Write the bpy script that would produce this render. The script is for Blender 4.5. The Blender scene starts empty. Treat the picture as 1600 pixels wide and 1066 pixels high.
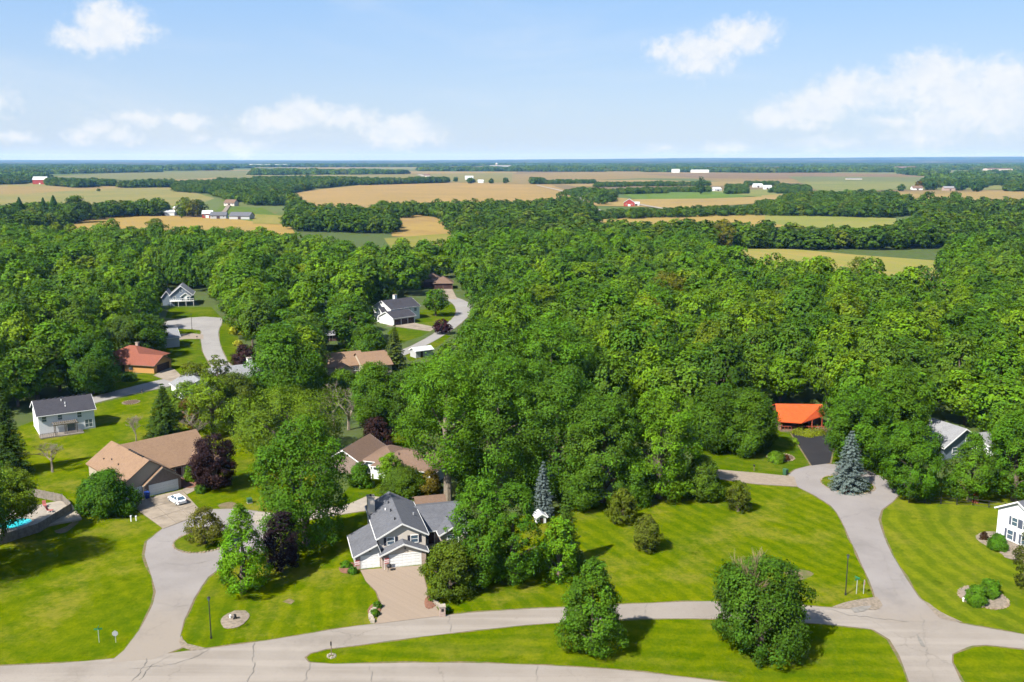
import bpy, math, random
import numpy as np
from mathutils import Vector, Matrix

# ------------------------------------------------------------------ camera
F, CAMH, YH = 1500.0, 60.0, 249.0            # focal length in photo pixels, drone height, horizon row
PIT = math.atan((533 - YH) / F)
sc = bpy.context.scene
cd = bpy.data.cameras.new('camera'); cam = bpy.data.objects.new('camera', cd)
sc.collection.objects.link(cam); sc.camera = cam
cam.location = (0, 0, CAMH); cam.rotation_euler = (math.pi / 2 - PIT, 0, 0)
cd.sensor_fit = 'HORIZONTAL'; cd.sensor_width = 36; cd.lens = 36 * F / 1600
cd.clip_start = 1; cd.clip_end = 60000

# ------------------------------------------------------------------ light, exposure
SUN_EL, SUN_AZ = math.radians(47), math.radians(225)      # light travels towards +x +y
sun = bpy.data.lights.new('sun', 'SUN'); sun.energy = 5.0; sun.angle = math.radians(0.53); sun.color = (1, .95, .86)
so = bpy.data.objects.new('sun', sun); sc.collection.objects.link(so)
sd = Vector((math.sin(SUN_AZ) * math.cos(SUN_EL), math.cos(SUN_AZ) * math.cos(SUN_EL), math.sin(SUN_EL)))
so.rotation_euler = sd.to_track_quat('Z', 'Y').to_euler(); so.location = (-200, -200, 300)
sc.view_settings.view_transform = 'Standard'; sc.view_settings.look = 'None'
sc.view_settings.exposure = 1.35; sc.view_settings.gamma = 1; sc.view_settings.use_curve_mapping = False
cy = sc.cycles
cy.max_bounces = 4; cy.diffuse_bounces = 1; cy.glossy_bounces = 2; cy.transmission_bounces = 2; cy.volume_bounces = 0
cy.transparent_max_bounces = 4; cy.caustics_reflective = False; cy.caustics_refractive = False
cy.use_denoising = True
cy.use_adaptive_sampling = True; cy.adaptive_threshold = 0.02
cy.sample_clamp_indirect = 4

def at(px, py, z=0.0):
    x = (px - 800) / F; y = -(py - 533) / F
    d = (x, y * math.sin(PIT) + math.cos(PIT), y * math.cos(PIT) - math.sin(PIT))
    t = (z - CAMH) / d[2]
    return Vector((d[0] * t, d[1] * t, z))
def proj(X, Y, Z=0.0):
    z = Z - CAMH
    f = Y * math.cos(PIT) - z * math.sin(PIT); u = Y * math.sin(PIT) + z * math.cos(PIT)
    return 800 + F * X / f, 533 - F * u / f
def hgt(px, py, pt):
    X, Y, _ = at(px, py); lo, hi = 0.0, 59.0
    for _ in range(40):
        m = (lo + hi) / 2
        if proj(X, Y, m)[1] > pt: lo = m
        else: hi = m
    return lo
def mpp(px, py):
    return (at(px + 1, py) - at(px, py)).x

# ------------------------------------------------------------------ world: sky + clouds
w = bpy.data.worlds.new('World'); sc.world = w; w.use_nodes = True
nt = w.node_tree; nt.nodes.clear()
class NG:
    def __init__(s, t): s.t = t
    def n(s, typ, **kw):
        nd = s.t.nodes.new(typ)
        for k, v in kw.items(): setattr(nd, k, v)
        return nd
    def put(s, sock, v):
        if isinstance(v, bpy.types.NodeSocket): s.t.links.new(v, sock)
        else: sock.default_value = v
    def m(s, op, a, b=0.0, c=None, clamp=False):
        nd = s.n('ShaderNodeMath', operation=op, use_clamp=clamp)
        s.put(nd.inputs[0], a); s.put(nd.inputs[1], b)
        if c is not None: s.put(nd.inputs[2], c)
        return nd.outputs[0]
    def v(s, op, a, b=(0, 0, 0)):
        nd = s.n('ShaderNodeVectorMath', operation=op)
        s.put(nd.inputs[0], a); s.put(nd.inputs[1], b)
        return nd.outputs['Value'] if op in ('LENGTH', 'DOT_PRODUCT') else nd.outputs[0]
    def mix(s, f, a, b, blend='MIX'):
        nd = s.n('ShaderNodeMix', data_type='RGBA', blend_type=blend)
        s.put(nd.inputs[0], f)
        s.put(nd.inputs[6], (*a, 1) if isinstance(a, tuple) and len(a) == 3 else a)
        s.put(nd.inputs[7], (*b, 1) if isinstance(b, tuple) and len(b) == 3 else b)
        return nd.outputs[2]
    def ramp(s, x, lo, hi, a=0.0, b=1.0):
        nd = s.n('ShaderNodeMapRange', interpolation_type='SMOOTHSTEP')
        s.put(nd.inputs[0], x); s.put(nd.inputs[1], lo); s.put(nd.inputs[2], hi); s.put(nd.inputs[3], a); s.put(nd.inputs[4], b)
        return nd.outputs[0]
    def noise(s, vec, scale, detail=4, rough=.55, dist=0.0, out='Fac'):
        nd = s.n('ShaderNodeTexNoise')
        if vec is not None: s.put(nd.inputs['Vector'], vec)
        nd.inputs['Scale'].default_value = scale; nd.inputs['Detail'].default_value = detail
        nd.inputs['Roughness'].default_value = rough; nd.inputs['Distortion'].default_value = dist
        return nd.outputs[out]
    def comb(s, x, y, z=0.0):
        nd = s.n('ShaderNodeCombineXYZ'); s.put(nd.inputs[0], x); s.put(nd.inputs[1], y); s.put(nd.inputs[2], z)
        return nd.outputs[0]
    def sep(s, vec):
        nd = s.n('ShaderNodeSeparateXYZ'); s.put(nd.inputs[0], vec); return nd.outputs

def build_world():
    g = NG(nt)
    sky = g.n('ShaderNodeTexSky', sky_type='NISHITA', sun_disc=False)
    sky.sun_elevation = SUN_EL; sky.sun_rotation = SUN_AZ
    sky.altitude = 200; sky.air_density = 1.0; sky.dust_density = 1.0; sky.ozone_density = 2.0
    tc = g.n('ShaderNodeTexCoord').outputs['Generated']
    x, y, z = g.sep(tc)
    az = g.m('ARCTAN2', x, y); el = g.m('ARCSINE', z)
    p = g.comb(g.m('MULTIPLY', az, 1500.0), g.m('MULTIPLY', el, 1500.0))       # about one unit per photo pixel
    wv = g.noise(p, .028, 5, .6, out='Color')
    wv2 = g.v('MULTIPLY', g.v('SUBTRACT', wv, (.5, .5, .5)), (44, 34, 0))
    pw = g.v('ADD', p, wv2)
    puffs = [ # photo px, py, half width, half height, strength : the cumulus that stand over the horizon
        (172, 40, 62, 44, 1.), (130, 58, 55, 24, .8), (205, 50, 60, 26, .7), (165, 25, 38, 28, .9),
        (20, 214, 42, 16, .7), (125, 213, 34, 18, .7), (155, 200, 40, 20, .75), (222, 186, 60, 20, .85), (295, 193, 50, 18, .85), (190, 212, 48, 20, .7), (316, 216, 40, 16, .5),
        (430, 190, 80, 26, .9), (475, 178, 66, 30, 1.), (545, 188, 60, 26, .9), (625, 204, 80, 34, 1.), (375, 230, 60, 22, .75), (600, 215, 60, 20, .7), (665, 210, 50, 22, .6),
        (1040, 80, 42, 30, .7), (1100, 75, 85, 38, .9), (1160, 55, 70, 34, .9), (1090, 100, 80, 28, .75), (1180, 48, 50, 26, .7),
        (1215, 180, 55, 28, .9), (1270, 165, 80, 36, 1.), (1330, 143, 70, 40, 1.), (1395, 140, 60, 36, .8), (1460, 120, 80, 46, 1.), (1490, 145, 110, 50, .9), (1570, 130, 70, 44, 1.), (1550, 170, 120, 50, .9), (1480, 185, 100, 36, .75),
        (1400, 193, 60, 18, .7), (1270, 196, 40, 16, .7), (1650, 150, 90, 60, 1.), (1135, 232, 46, 14, .7), (1035, 233, 34, 12, .5), (1290, 225, 70, 18, .5), (1440, 215, 90, 26, .5),
        (-60, 150, 90, 40, .8), (-190, 120, 110, 46, .9), (1800, 100, 90, 40, .9), (1950, 170, 130, 50, 1.), (-300, 200, 120, 30, .8)]
    acc = None
    for (px, py, rx, ry, s_) in puffs:
        d = at_dir(px, py); a_ = math.atan2(d.x, d.y) * 1500; e_ = math.asin(d.z) * 1500
        q = g.v('MULTIPLY', g.v('SUBTRACT', pw, (a_, e_, 0)), (1 / rx, 1 / ry, 0))
        f = g.m('MULTIPLY_ADD', g.v('LENGTH', q), -s_, s_)
        acc = f if acc is None else g.m('MAXIMUM', acc, f)
    fine = g.noise(p, .06, 9, .66)
    dens = g.m('ADD', g.m('MAXIMUM', acc, -.6), g.m('MULTIPLY_ADD', fine, .95, -.5))
    mask = g.m('MULTIPLY', g.ramp(dens, -.02, .66), .93)
    # thin veils
    veil = g.noise(g.v('MULTIPLY', p, (.0016, .0075, 1)), 1.0, 5, .55, .6)
    mask = g.m('MAXIMUM', mask, g.ramp(veil, .46, .82, 0, .5))
    # the same kind of cumulus over the rest of the sky
    zz = g.m('MAXIMUM', z, .08)
    pl = g.comb(g.m('DIVIDE', x, zz), g.m('DIVIDE', y, zz))
    other = g.ramp(g.noise(pl, 1.1, 7, .6), .56, .72)
    away = g.m('MAXIMUM', g.ramp(el, .2, .3), g.ramp(g.m('ABSOLUTE', az), .75, 1.0))
    away = g.m('MULTIPLY', away, g.ramp(el, .02, .1))
    mask = g.m('MAXIMUM', mask, g.m('MULTIPLY', other, away))
    shade = g.mix(g.ramp(g.noise(pw, .03, 5, .6), .35, .65), (5.9, 6.25, 6.75), (6.7, 6.75, 6.85))
    hz = g.ramp(el, -.01, .14, .78, 1.0)
    skyc = g.mix(1.0, sky.outputs[0], SKYTINT, 'MULTIPLY')
    air = g.mix(g.ramp(el, -.01, .2), (4.45, 5.3, 6.5), (2.45, 4.25, 7.0))      # pale summer air low down, clear blue above
    lift = g.mix(g.ramp(el, .1, .8, .75, .25), skyc, air)
    col = g.mix(g.m('MULTIPLY', mask, hz), lift, shade)
    bg = g.n('ShaderNodeBackground'); nt.links.new(col, bg.inputs[0]); bg.inputs[1].default_value = .0565
    out = g.n('ShaderNodeOutputWorld'); nt.links.new(bg.outputs[0], out.inputs[0])
SKYTINT = (.95, 1.0, 1.08)
def at_dir(px, py):
    x = (px - 800) / F; y = -(py - 533) / F
    return Vector((x, y * math.sin(PIT) + math.cos(PIT), y * math.cos(PIT) - math.sin(PIT))).normalized()
build_world()
w.cycles.sampling_method = 'MANUAL'; w.cycles.sample_map_resolution = 512

# ------------------------------------------------------------------ materials
MATS = {}
def newmat(name):
    m = bpy.data.materials.new(name); m.use_nodes = True
    t = m.node_tree; b = t.nodes['Principled BSDF']; MATS[name] = m
    b.inputs['Specular IOR Level'].default_value = .3
    return m, NG(t), b
def wpos(g): return g.n('ShaderNodeNewGeometry').outputs['Position']
def opos(g): return g.n('ShaderNodeTexCoord').outputs['Object']
def surf(name, c1, c2=None, scale=.5, rough=.85, detail=6, c3=None, s3=.05, bump=0.0, bscale=8, lo=.35, hi=.65, spec=.3, obj=False):
    m, g, b = newmat(name)
    p = opos(g) if obj else wpos(g)
    col = (*c1, 1)
    if c2: col = g.mix(g.ramp(g.noise(p, scale, detail, .65), lo, hi), c1, c2)
    if c3: col = g.mix(g.ramp(g.noise(p, s3, 4, .6), .45, .68), col, c3)
    g.put(b.inputs['Base Color'], col); b.inputs['Roughness'].default_value = rough; b.inputs['Specular IOR Level'].default_value = spec
    if bump:
        bp = g.n('ShaderNodeBump'); bp.inputs['Strength'].default_value = bump; bp.inputs['Distance'].default_value = .05
        g.put(bp.inputs['Height'], g.noise(p, bscale, 5, .6)); g.t.links.new(bp.outputs[0], b.inputs['Normal'])
    return m
def leafmat(name, ramp=None):
    """leaves: colour from the object's own tint, or from a spread of greens drawn per tree"""
    m, g, b = newmat(name)
    oi = g.n('ShaderNodeObjectInfo')
    if ramp:
        cr = g.n('ShaderNodeValToRGB'); cr.color_ramp.interpolation = 'LINEAR'
        e = cr.color_ramp.elements
        while len(e) < len(ramp): e.new(.5)
        for i, (ps, c) in enumerate(ramp): e[i].position = ps; e[i].color = (*c, 1)
        g.put(cr.inputs[0], oi.outputs['Random']); base = cr.outputs[0]
    else: base = oi.outputs['Color']
    at_ = g.n('ShaderNodeAttribute', attribute_name='lv')
    hs = g.n('ShaderNodeHueSaturation')
    nz = g.noise(wpos(g), .22, 3, .6)
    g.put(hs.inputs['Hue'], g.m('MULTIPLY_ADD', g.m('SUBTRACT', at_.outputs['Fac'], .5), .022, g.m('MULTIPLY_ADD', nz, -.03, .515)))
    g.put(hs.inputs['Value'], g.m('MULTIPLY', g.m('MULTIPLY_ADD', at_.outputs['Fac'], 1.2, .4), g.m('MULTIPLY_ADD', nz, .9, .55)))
    g.put(hs.inputs['Color'], g.mix(1.0, base, LEAFGAIN, 'MULTIPLY'))
    g.put(b.inputs['Base Color'], hs.outputs[0]); b.inputs['Roughness'].default_value = .7; b.inputs['Specular IOR Level'].default_value = .1
    tr = g.n('ShaderNodeBsdfTranslucent'); g.put(tr.inputs[0], g.mix(1.0, hs.outputs[0], (1.35, 1.35, .3), 'MULTIPLY'))
    mx = g.n('ShaderNodeMixShader'); mx.inputs[0].default_value = .24
    g.t.links.new(b.outputs[0], mx.inputs[1]); g.t.links.new(tr.outputs[0], mx.inputs[2])
    g.t.links.new(mx.outputs[0], g.t.nodes['Material Output'].inputs[0])
    return m
LEAFGAIN = (1.55, 1.53, .33)
LEAF = leafmat('leaf')
WOODRAMP = [(0, (.03, .07, .018)), (.16, (.048, .108, .018)), (.34, (.064, .135, .018)), (.5, (.042, .096, .022)), (.64, (.06, .11, .034)), (.8, (.078, .152, .018)), (.93, (.092, .158, .02)), (1, (.095, .135, .024))]
LEAFW = leafmat('leaf_wood', [(p_, tuple(v * 1.12 for v in c)) for p_, c in WOODRAMP])
LEAFF = leafmat('leaf_far', [(0, (.032, .07, .02)), (.5, (.05, .1, .022)), (.85, (.072, .125, .026)), (1, (.085, .11, .035))])
BARK = surf('bark', (.1, .075, .055), (.19, .15, .11), 3, .95, bump=.4)
BARKP = surf('bark_pale', (.2, .165, .125), (.3, .25, .19), 3, .95)

def lawnmat(name, ang=0.0, width=1.6, amt=.5, g1=(.082, .148, .001), g2=(.272, .292, .002), dry=(.33, .28, .05), center=None, squash=(1, 1), dryamt=.55, cross=None):
    g1, g2, dry = [tuple(v * .8 for v in c) for c in (g1, g2, dry)]
    m, g, b = newmat(name)
    p = wpos(g)
    wob = g.v('MULTIPLY', g.v('SUBTRACT', g.noise(p, .09, 4, .6, out='Color'), (.5, .5, .5)), (4.5, 4.5, 0))
    q = g.v('ADD', p, wob)
    def stripe(a, c):
        if c is None:
            s = g.v('DOT_PRODUCT', q, (math.cos(a), math.sin(a), 0))
        else:
            s = g.v('LENGTH', g.v('MULTIPLY', g.v('SUBTRACT', q, c), (squash[0], squash[1], 0)))
        return g.ramp(g.m('SINE', g.m('MULTIPLY', s, 2 * math.pi / width / 2)), -.6, .6)
    amt *= .75
    st = stripe(ang, center)
    if cross is not None: st = g.m('MULTIPLY_ADD', stripe(cross, None), .5, g.m('MULTIPLY', st, .5))
    big = g.noise(p, .045, 5, .62); mid = g.noise(p, .4, 6, .75); fine = g.noise(g.v('MULTIPLY', p, (1, .55, 1)), 2.6, 5, .85)
    f = g.m('ADD', g.m('MULTIPLY', st, amt * .55), g.m('MULTIPLY_ADD', big, .95, -.34))
    f = g.m('ADD', f, g.m('MULTIPLY_ADD', mid, 1.5, -.75))
    f = g.m('ADD', f, g.m('MULTIPLY_ADD', fine, 1.3, -.65), clamp=True)
    col = g.mix(f, g1, g2)
    dn = g.m('ADD', g.m('MULTIPLY', g.noise(p, .085, 6, .7), .75), g.m('MULTIPLY', g.noise(g.v('ADD', p, (31, 7, 0)), 1.3, 5, .7), .3))
    col = g.mix(g.ramp(dn, .5, .68, 0, dryamt), col, dry)
    clov = g.ramp(g.noise(g.v('ADD', p, (9, 50, 0)), .28, 6, .75), .56, .7, 0, .6)
    col = g.mix(clov, col, tuple(v * .62 for v in g1))
    g.put(b.inputs['Base Color'], col); b.inputs['Roughness'].default_value = 1; b.inputs['Specular IOR Level'].default_value = 0
    bp = g.n('ShaderNodeBump'); bp.inputs['Strength'].default_value = .5; bp.inputs['Distance'].default_value = .12
    g.put(bp.inputs['Height'], fine); g.t.links.new(bp.outputs[0], b.inputs['Normal'])
    return m
def roadmat(name, c1, c2, crack=.6, dirc=None):
    c1, c2 = [tuple(v * .74 for v in c) for c in (c1, c2)]
    m, g, b = newmat(name)
    p = wpos(g)
    col = g.mix(g.ramp(g.noise(p, .12, 6, .6), .3, .7), c1, c2)
    col = g.mix(g.m('MULTIPLY', g.ramp(g.noise(p, 6, 4, .8), .3, .75), .35), col, tuple(x * .72 for x in c1))
    if name == 'road_grey':                                          # tracked-in grit where the lane meets the road
        yy = g.m('ADD', g.sep(p)[1], g.m('MULTIPLY_ADD', g.noise(p, .35, 5, .7), 9, -4.5))
        col = g.mix(g.ramp(yy, 114, 131, .95, 0), col, (.31, .267, .223))
    if dirc is not None:                                             # wheel tracks: polished lanes along the road
        s = g.noise(g.v('MULTIPLY', p, dirc), 1.0, 3, .5)
        col = g.mix(g.ramp(s, .45, .62, 0, .4), col, tuple(min(1, x * 1.22) for x in c2))
    vo = g.n('ShaderNodeTexVoronoi', feature='DISTANCE_TO_EDGE'); vo.inputs['Scale'].default_value = .085
    wp = g.v('ADD', p, g.v('MULTIPLY', g.noise(p, .5, 5, .7, out='Color'), (3.4, 3.4, 0))); g.put(vo.inputs['Vector'], wp)
    cr = g.m('MULTIPLY', g.ramp(vo.outputs['Distance'], .002, .012, 1, 0), g.ramp(g.noise(p, .07, 3), .45, .6))
    col = g.mix(g.m('MULTIPLY', cr, crack), col, (.07, .065, .06))
    col = g.mix(g.ramp(g.noise(p, .05, 6, .75), .5, .7, 0, .45), col, tuple(x * .66 for x in c1))
    col = g.mix(g.ramp(g.noise(p, 1.1, 6, .8), .55, .75, 0, .45), col, tuple(x * .6 for x in c1))
    g.put(b.inputs['Base Color'], col); b.inputs['Roughness'].default_value = .92; b.inputs['Specular IOR Level'].default_value = .15
    return m
def shingle(name, c1, c2):
    m, g, b = newmat(name)
    p = opos(g)
    x, y, z = g.sep(p)
    br = g.n('ShaderNodeTexBrick'); br.inputs['Scale'].default_value = 1.0
    br.inputs['Color1'].default_value = (*c1, 1); br.inputs['Color2'].default_value = (*c2, 1); br.inputs['Mortar'].default_value = tuple(v * .6 for v in c1) + (1,)
    br.inputs['Mortar Size'].default_value = .018; br.inputs['Brick Width'].default_value = .34; br.inputs['Row Height'].default_value = .16
    g.put(br.inputs['Vector'], g.comb(g.m('ADD', x, y), g.m('MULTIPLY', z, 1.9)))
    col = g.mix(g.ramp(g.noise(p, 2.2, 6, .75), .3, .7, 0, .8), br.outputs['Color'], tuple((a + b_) * .5 * 1.18 for a, b_ in zip(c1, c2)))
    col = g.mix(g.ramp(g.noise(p, .35, 4, .6), .45, .75, 0, .4), col, tuple(v * .72 for v in c1))
    g.put(b.inputs['Base Color'], col); b.inputs['Roughness'].default_value = .95; b.inputs['Specular IOR Level'].default_value = .15
    bp = g.n('ShaderNodeBump', invert=True); bp.inputs['Strength'].default_value = .2; bp.inputs['Distance'].default_value = .02
    g.put(bp.inputs['Height'], br.outputs['Fac']); g.t.links.new(bp.outputs[0], b.inputs['Normal'])
    return m
def siding(name, c):
    m, g, b = newmat(name)
    p = opos(g); z = g.sep(p)[2]
    s = g.m('FRACT', g.m('MULTIPLY', z, 6.5))
    col = g.mix(g.ramp(s, .0, .16, .55, 0), c, tuple(v * .5 for v in c))
    col = g.mix(g.ramp(g.noise(p, .9, 5, .7), .4, .8, 0, .25), col, tuple(v * .75 for v in c))
    g.put(b.inputs['Base Color'], col); b.inputs['Roughness'].default_value = .6
    return m
def brickmat(name, c1, c2, mort):
    m, g, b = newmat(name)
    p = opos(g); x, y, z = g.sep(p)
    br = g.n('ShaderNodeTexBrick'); br.inputs['Scale'].default_value = 1.0
    br.inputs['Color1'].default_value = (*c1, 1); br.inputs['Color2'].default_value = (*c2, 1); br.inputs['Mortar'].default_value = (*mort, 1)
    br.inputs['Mortar Size'].default_value = .014; br.inputs['Brick Width'].default_value = .3; br.inputs['Row Height'].default_value = .12
    g.put(br.inputs['Vector'], g.comb(g.m('ADD', x, y), z))
    col = g.mix(g.ramp(g.noise(p, 3.5, 4, .7), .3, .7, 0, .7), br.outputs['Color'], tuple(a * .5 + b_ * .6 for a, b_ in zip(c2, mort)))
    g.put(b.inputs['Base Color'], col); b.inputs['Roughness'].default_value = .9
    return m
M = MATS
surf('ground', (.05, .085, .01), (.08, .12, .014), .3, .95, c3=(.07, .09, .02), s3=.08)
def patchwork():
    m, g, b = newmat('far_ground'); p = wpos(g)
    vo = g.n('ShaderNodeTexVoronoi', feature='F1', distance='CHEBYCHEV'); vo.inputs['Scale'].default_value = .0014; vo.inputs['Randomness'].default_value = .8
    g.put(vo.inputs['Vector'], p)
    cr = g.n('ShaderNodeValToRGB'); cr.color_ramp.interpolation = 'CONSTANT'; e = cr.color_ramp.elements
    cols = [(.14, .16, .055), (.26, .19, .085), (.1, .15, .045), (.3, .22, .1), (.18, .19, .075), (.2, .15, .085), (.12, .16, .05)]
    while len(e) < len(cols): e.new(.5)
    for i, c in enumerate(cols): e[i].position = i / len(cols); e[i].color = (*c, 1)
    g.put(cr.inputs[0], g.sep(vo.outputs['Color'])[0])
    col = g.mix(g.ramp(g.noise(p, .01, 5, .6), .35, .7, 0, .4), cr.outputs[0], (.16, .16, .06))
    g.put(b.inputs['Base Color'], col); b.inputs['Roughness'].default_value = .95; b.inputs['Specular IOR Level'].default_value = .05
patchwork()
surf('dirt', (.22, .165, .095), (.14, .11, .055), 1.5, .95, c3=(.1, .13, .02), s3=.4)
surf('gravel', (.32, .26, .2), (.2, .165, .125), 2.5, .95, bump=.3)
surf('dead_twig', (.2, .15, .075), (.27, .21, .12), 3, .95)
surf('edging', (.34, .27, .19), (.2, .15, .1), 1.5, .95)
surf('mulch_red', (.26, .12, .075), (.17, .08, .05), 3, .95)
surf('soil', (.16, .1, .07), (.09, .06, .04), 2, .95)
roadmat('road_beige', (.39, .34, .292), (.455, .405, .355), .25, (.02, .45, 1))
roadmat('road_grey', (.385, .352, .338), (.45, .415, .4), .25)
roadmat('road_far', (.42, .4, .385), (.5, .48, .46), .2)
roadmat('asphalt', (.035, .035, .04), (.055, .053, .058), .2)
surf('asphalt_patch', (.2, .185, .165), (.27, .25, .225), 1.5, .9)
surf('concrete', (.36, .3, .235), (.29, .24, .185), .5, .9, c3=(.23, .19, .145), s3=.25)
surf('concrete_pale', (.4, .35, .29), (.33, .29, .24), .6, .9)
surf('gravel_drive', (.33, .27, .21), (.27, .22, .17), 1.2, .95)
brickmat('pavers', (.36, .28, .21), (.31, .24, .18), (.25, .195, .15))
shingle('roof_grey', (.12, .125, .145), (.16, .165, .185))
shingle('roof_tan', (.31, .2, .13), (.24, .155, .1))
shingle('roof_dark', (.05, .05, .062), (.075, .073, .085))
shingle('roof_brown', (.22, .145, .105), (.165, .11, .08))
shingle('roof_red', (.31, .11, .07), (.23, .08, .055))
shingle('roof_orange', (.72, .125, .03), (.5, .075, .02))
shingle('roof_light', (.25, .255, .27), (.31, .315, .33))
surf('roof_metal', (.52, .54, .56), (.42, .44, .46), .2, .5)
siding('siding_white', (.72, .73, .74)); siding('siding_cream', (.74, .66, .58)); siding('siding_blue', (.2, .25, .31)); siding('siding_grey', (.52, .53, .54))
siding('siding_tan', (.5, .43, .34)); siding('siding_orange', (.56, .3, .1)); siding('siding_brown', (.14, .075, .05)); siding('barn_red', (.42, .06, .045))
brickmat('brick', (.34, .17, .12), (.48, .33, .26), (.5, .46, .42)); brickmat('brick_brown', (.2, .13, .1), (.28, .19, .15), (.32, .28, .25))
brickmat('stone', (.5, .42, .33), (.36, .3, .25), (.45, .4, .36))
surf('white_paint', (.8, .8, .8), (.76, .76, .75), 1.2, .55)
surf('trim', (.85, .85, .85), (.78, .78, .78), 1.2, .6); surf('shutter', (.03, .032, .05), rough=.6); surf('shutter_blue', (.1, .12, .17), rough=.6)
surf('dark_metal', (.02, .02, .022), rough=.5); surf('grey_metal', (.32, .33, .34), rough=.5, spec=.5)
surf('brown_wood', (.19, .13, .085), (.28, .2, .14), 2, .85); surf('grey_wood', (.3, .26, .22), (.2, .17, .14), 2, .9); surf('dark_door', (.07, .035, .03), rough=.7)
surf('rust', (.42, .09, .035), (.3, .06, .03), 2, .8); surf('green_box', (.04, .12, .06), rough=.6); surf('blue_bin', (.02, .06, .3), rough=.5)
surf('sign_green', (.02, .22, .1), rough=.5); surf('stone_pale', (.5, .44, .36), (.33, .28, .22), 2, .9); surf('flag_red', (.5, .04, .04), rough=.8); surf('car_paint', (.8, .81, .82), rough=.25, spec=.6); surf('tyre', (.02, .02, .02), rough=.8)
surf('tail_light', (.35, .01, .01), rough=.3); surf('chair_red', (.45, .14, .12), rough=.8)
def glassmat():
    m, g, b = newmat('glass'); b.inputs['Base Color'].default_value = (.05, .08, .11, 1); b.inputs['Roughness'].default_value = .12; b.inputs['Specular IOR Level'].default_value = .9
    m, g, b = newmat('pool_water'); g.put(b.inputs['Base Color'], g.mix(g.noise(wpos(g), 1.5, 4), (.012, .3, .36), (.04, .42, .46))); b.inputs['Roughness'].default_value = .08
glassmat()

# ------------------------------------------------------------------ object helpers
COL = sc.collection
def link(name, me, parent=None, loc=None):
    o = bpy.data.objects.new(name, me); COL.objects.link(o)
    if parent is not None: o.parent = parent
    if loc is not None: o.location = loc
    return o
def tag(o, label, cat, group=None):
    o['label'] = label; o['category'] = cat
    if group: o['group'] = group
    return o
def thing(name, label, cat, loc=(0, 0, 0), rotz=0.0, group=None):
    o = link(name, None); o.location = loc; o.rotation_euler = (0, 0, rotz); o.empty_display_size = .5
    return tag(o, label, cat, group)
class MB:
    def __init__(s): s.v = []; s.f = []
    def poly(s, pts, faces):
        k = len(s.v); s.v += [tuple(p) for p in pts]; s.f += [tuple(i + k for i in f) for f in faces]; return s
    def box(s, x0, x1, y0, y1, z0, z1):
        return s.poly([(x0, y0, z0), (x1, y0, z0), (x1, y1, z0), (x0, y1, z0), (x0, y0, z1), (x1, y0, z1), (x1, y1, z1), (x0, y1, z1)],
                      [(3, 2, 1, 0), (4, 5, 6, 7), (0, 1, 5, 4), (1, 2, 6, 5), (2, 3, 7, 6), (3, 0, 4, 7)])
    def prism(s, ring0, ring1):
        n = len(ring0)
        return s.poly(list(ring0) + list(ring1), [tuple(range(n))[::-1], tuple(range(n, 2 * n))] + [(i, (i + 1) % n, n + (i + 1) % n, n + i) for i in range(n)])
    def tube(s, pts, rads, n=7):
        rings = []
        for i, p in enumerate(pts):
            p = Vector(p); a = Vector(pts[max(0, i - 1)]); b = Vector(pts[min(len(pts) - 1, i + 1)])
            d = (b - a).normalized(); u = d.orthogonal().normalized(); v = d.cross(u)
            rings.append([p + (u * math.cos(t) + v * math.sin(t)) * rads[i] for t in [2 * math.pi * k / n for k in range(n)]])
        k = len(s.v)
        for r in rings: s.v += [tuple(q) for q in r]
        for i in range(len(rings) - 1):
            for j in range(n): s.f.append((k + i * n + j, k + i * n + (j + 1) % n, k + (i + 1) * n + (j + 1) % n, k + (i + 1) * n + j))
        s.f.append(tuple(k + j for j in range(n))[::-1]); s.f.append(tuple(k + (len(rings) - 1) * n + j for j in range(n)))
        return s
    def mesh(s, name, m):
        me = bpy.data.meshes.new(name); me.from_pydata(s.v, [], s.f); me.update()
        me.materials.append(MATS[m] if isinstance(m, str) else m); return me
    def build(s, name, m, parent=None, loc=None): return link(name, s.mesh(name, m), parent, loc)
def sheet(name, pts, m, z, kind='structure', smooth=0, jit=0.0, parent=None):
    """flat sheet from ground points (x, y)"""
    P = [Vector((p[0], p[1])) for p in pts]
    if smooth: P = catmull(P, smooth)
    if jit:
        r = random.Random(len(P)); P = [p + Vector((r.uniform(-jit, jit), r.uniform(-jit, jit))) for p in P]
    if sum(a.x * b.y - b.x * a.y for a, b in zip(P, P[1:] + P[:1])) < 0: P.reverse()
    me = bpy.data.meshes.new(name); me.from_pydata([(p.x, p.y, z) for p in P], [], [tuple(range(len(P)))])
    me.materials.append(MATS[m] if isinstance(m, str) else m); me.update()
    o = link(name, me, parent)
    if kind and parent is None: o['kind'] = kind
    return o
def catmull(P, n):
    out = []; N = len(P)
    for i in range(N):
        a, b, c, d = P[i - 1], P[i], P[(i + 1) % N], P[(i + 2) % N]
        k = max(1, int((c - b).length / n))
        for j in range(k):
            t = j / k
            out.append(.5 * ((2 * b) + (c - a) * t + (2 * a - 5 * b + 4 * c - d) * t * t + (3 * b - a - 3 * c + d) * t ** 3))
    return out
def gp(*px): return [(at(*p).x, at(*p).y) for p in px]
def offset(P, d, seed=1):
    P = [Vector((p[0], p[1])) for p in P]
    if sum(a.x * b.y - b.x * a.y for a, b in zip(P, P[1:] + P[:1])) < 0: P.reverse()
    r = random.Random(seed); out = []
    for i, p in enumerate(P):
        t = (P[(i + 1) % len(P)] - P[i - 1]).normalized(); out.append(p + Vector((t.y, -t.x)) * d * r.uniform(.3, 1.5))
    return out

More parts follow.
